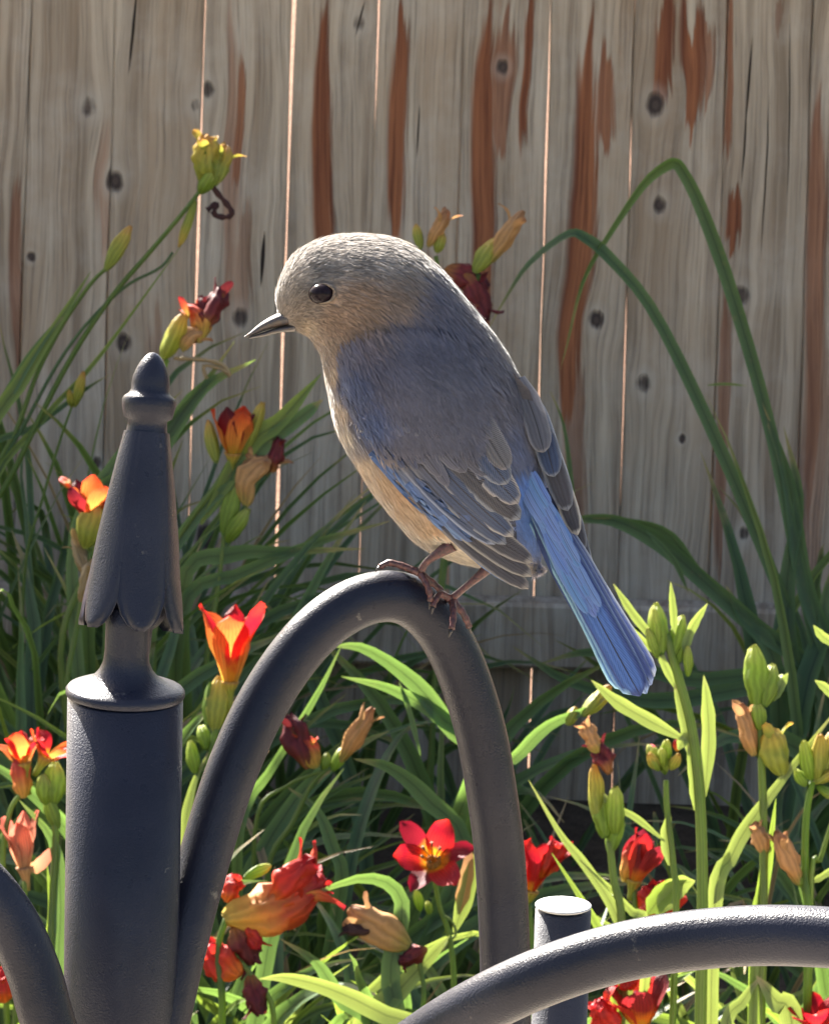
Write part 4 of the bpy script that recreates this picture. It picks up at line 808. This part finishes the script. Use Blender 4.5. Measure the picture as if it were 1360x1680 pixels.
pod(p, (1238, 1240), (1214, 1155), 30, 'spent_tan', d, 'spent_flower'); pod(p, (1282, 1272), (1262, 1195), 42, 'bud', d, 'spent_flower', ridges=4); leaf_px(p, [(1268, 1150, d), (1280, 1125, d), (1292, 1104, d)], 14, 'pale', False)
stem_px(p, [(1246, 1190, d), (1250, 1290, d), (1252, 1400, d), (1250, 1560, d)], 14); leaf_px(p, [(1240, 1560, d), (1250, 1460, d), (1262, 1390, d), (1272, 1310, d)], 22, 'young'); leaf_px(p, [(1238, 1560, d), (1244, 1480, d), (1250, 1410, d)], 14, 'pale')
leaf_px(p, [(1170, 1500, d), (1200, 1405, d), (1230, 1350, d), (1290, 1270, d), (1375, 1160, d)], 24, 'pale', True, .2); leaf_px(p, [(1170, 1480, d), (1185, 1430, d), (1196, 1395, d)], 18, 'pod', False)
pod(p, (1310, 1450), (1272, 1365), 32, 'spent_tan', d, 'spent_flower', rough=.14); pod(p, (1255, 1400), (1238, 1350), 26, 'spent_tan', d, 'spent_flower', rough=.2); pod(p, (1318, 1455), (1300, 1420), 22, 'pod', d); bunch(p, 0, 0, 0, 8, .05, (.3, .45), (.012, .02), 'leaf')
p = plant('daylily with a loose yellow green bud cluster at the frame of tall blades', 1330, 1750, d)
for a, b_, w_, m_ in [((1330, 1280), (1318, 1215), 24, 'pod'), ((1340, 1280), (1345, 1205), 28, 'bud'), ((1335, 1285), (1372, 1262), 20, 'bud'), ((1322, 1290), (1304, 1262), 18, 'pod'), ((1340, 1290), (1368, 1310), 16, 'pod'), ((1352, 1270), (1365, 1200), 24, 'bud')]: pod(p, a, b_, w_, m_, d)
stem_px(p, [(1332, 1282, d), (1322, 1340, d), (1320, 1430, d), (1325, 1560, d)], 13); stem_px(p, [(1370, 1330, d), (1345, 1410, d), (1330, 1460, d)], 9); leaf_px(p, [(1375, 1060, d), (1350, 1045, d), (1334, 1026, d)], 14, 'pale', False); leaf_px(p, [(1375, 1150, d), (1355, 1130, d), (1336, 1116, d)], 14, 'pale', False); leaf_px(p, [(1375, 1420, d), (1345, 1440, d), (1328, 1448, d)], 10, 'pale', False); bunch(p, 0, 0, 0, 8, .05, (.3, .45), (.012, .02), 'leaf')
d = 3.8
p = plant('daylily with a dark maroon and orange closing bloom above a bright red one', 1060, 1760, d)
flower(p, 1038, 1452, d, (.2, .95, .2), 90, 52, .4, .15, ('petal_maroon', 'spent_red', 'bud'), 10, .3, stamens=False, jit=.2); pod(p, (1025, 1448), (1052, 1375), 34, 'spent_orange', d, 'spent_flower', rough=.14)
pod(p, (1060, 1500), (1075, 1455), 46, 'spent_red', d, 'spent_flower', rough=.2); pod(p, (1100, 1500), (1098, 1450), 40, 'spent_red', d, 'spent_flower', rough=.2); leaf_px(p, [(1062, 1500, d - .1), (1090, 1465, d - .1), (1125, 1440, d - .1)], 34, 'young', False); leaf_px(p, [(1080, 1500, d - .1), (1110, 1455, d - .1), (1140, 1445, d - .1)], 34, 'pale', False)
stem_px(p, [(1040, 1460, d), (1045, 1540, d), (1050, 1640, d)], 11); bunch(p, 0, 0, 0, 10, .06, (.22, .4), (.014, .024), 'leaf')
d = 3.6
p = plant('low daylily with torn crimson blooms under the curved front arm', 1040, 1850, d)
flower(p, 1050, 1690, d, (-.1, .9, .3), 100, 54, .5, .5, ('petal_maroon', 'spent_red', 'bud'), 10, .3, stamens=False, jit=.2); pod(p, (1010, 1700), (982, 1640), 40, 'spent_red', d, 'spent_flower', rough=.2); pod(p, (1040, 1620), (1020, 1595), 26, 'spent_red', d, 'spent_flower', rough=.2); bunch(p, 0, 0, 0, 18, .08, (.14, .3), (.014, .024), 'young')
p = plant('low daylily with a crimson bloom beneath the outer end of the front arm', 1340, 1850, d)
flower(p, 1345, 1700, d, (-.1, .9, .3), 74, 50, .5, .8, ('petal_red', 'petal_red', 'bud'), 10, .3, stamens=False, jit=.2); leaf_px(p, [(1300, 1700, d), (1270, 1640, d), (1240, 1600, d)], 40, 'pale', True, .2); leaf_px(p, [(1190, 1720, d), (1220, 1640, d), (1250, 1600, d)], 22, 'pale'); bunch(p, 0, 0, 0, 18, .08, (.14, .3), (.014, .024), 'young')
# --- leaf clumps without flowers
def clumps(label, group, wr, spots):
    for (x, y, n, L0, L1) in spots:
        n = int(n * 1.7); c = thing('daylily_clump', label, 'daylily leaves', (x, y, 0), group); bunch(c, 0, 0, 0, n, .07, (L0, L1), wr, 'leaf', None, .32 if y < 4.2 else .14, .55 if y < 4.2 else .24)
clumps('shaded flowerless clump of long thin daylily leaves right against the foot of the fence', 'shaded clumps against the fence', (.005, .011), [(-.33, 5.02, 30, .5, .72), (-.22, 4.95, 24, .4, .6), (-.40, 4.75, 30, .4, .66), (-.08, 5.05, 12, .25, .38), (.12, 5.05, 8, .2, .32), (.42, 4.95, 14, .35, .5)])
clumps('flowerless daylily leaf clump midway between the fence and the sunlit flowers', 'clumps midway to the fence', (.005, .012), [(-.28, 4.5, 26, .3, .5), (-.12, 4.45, 20, .24, .36), (.07, 4.5, 14, .18, .28), (.22, 4.5, 14, .2, .3), (.38, 4.4, 20, .28, .42)])
clumps('low sunlit flowerless daylily leaf clump among the scarlet blooms', 'sunlit low clumps among the blooms', (.005, .014), [(-.30, 4.15, 24, .26, .4), (-.14, 4.1, 26, .2, .32), (.02, 4.12, 26, .16, .28), (.17, 4.12, 24, .16, .28), (.32, 4.1, 24, .22, .36), (.02, 3.8, 26, .14, .24), (-.12, 3.8, 26, .14, .26), (.16, 3.8, 24, .14, .26), (.30, 3.75, 24, .16, .28), (-.26, 3.8, 22, .18, .3)])
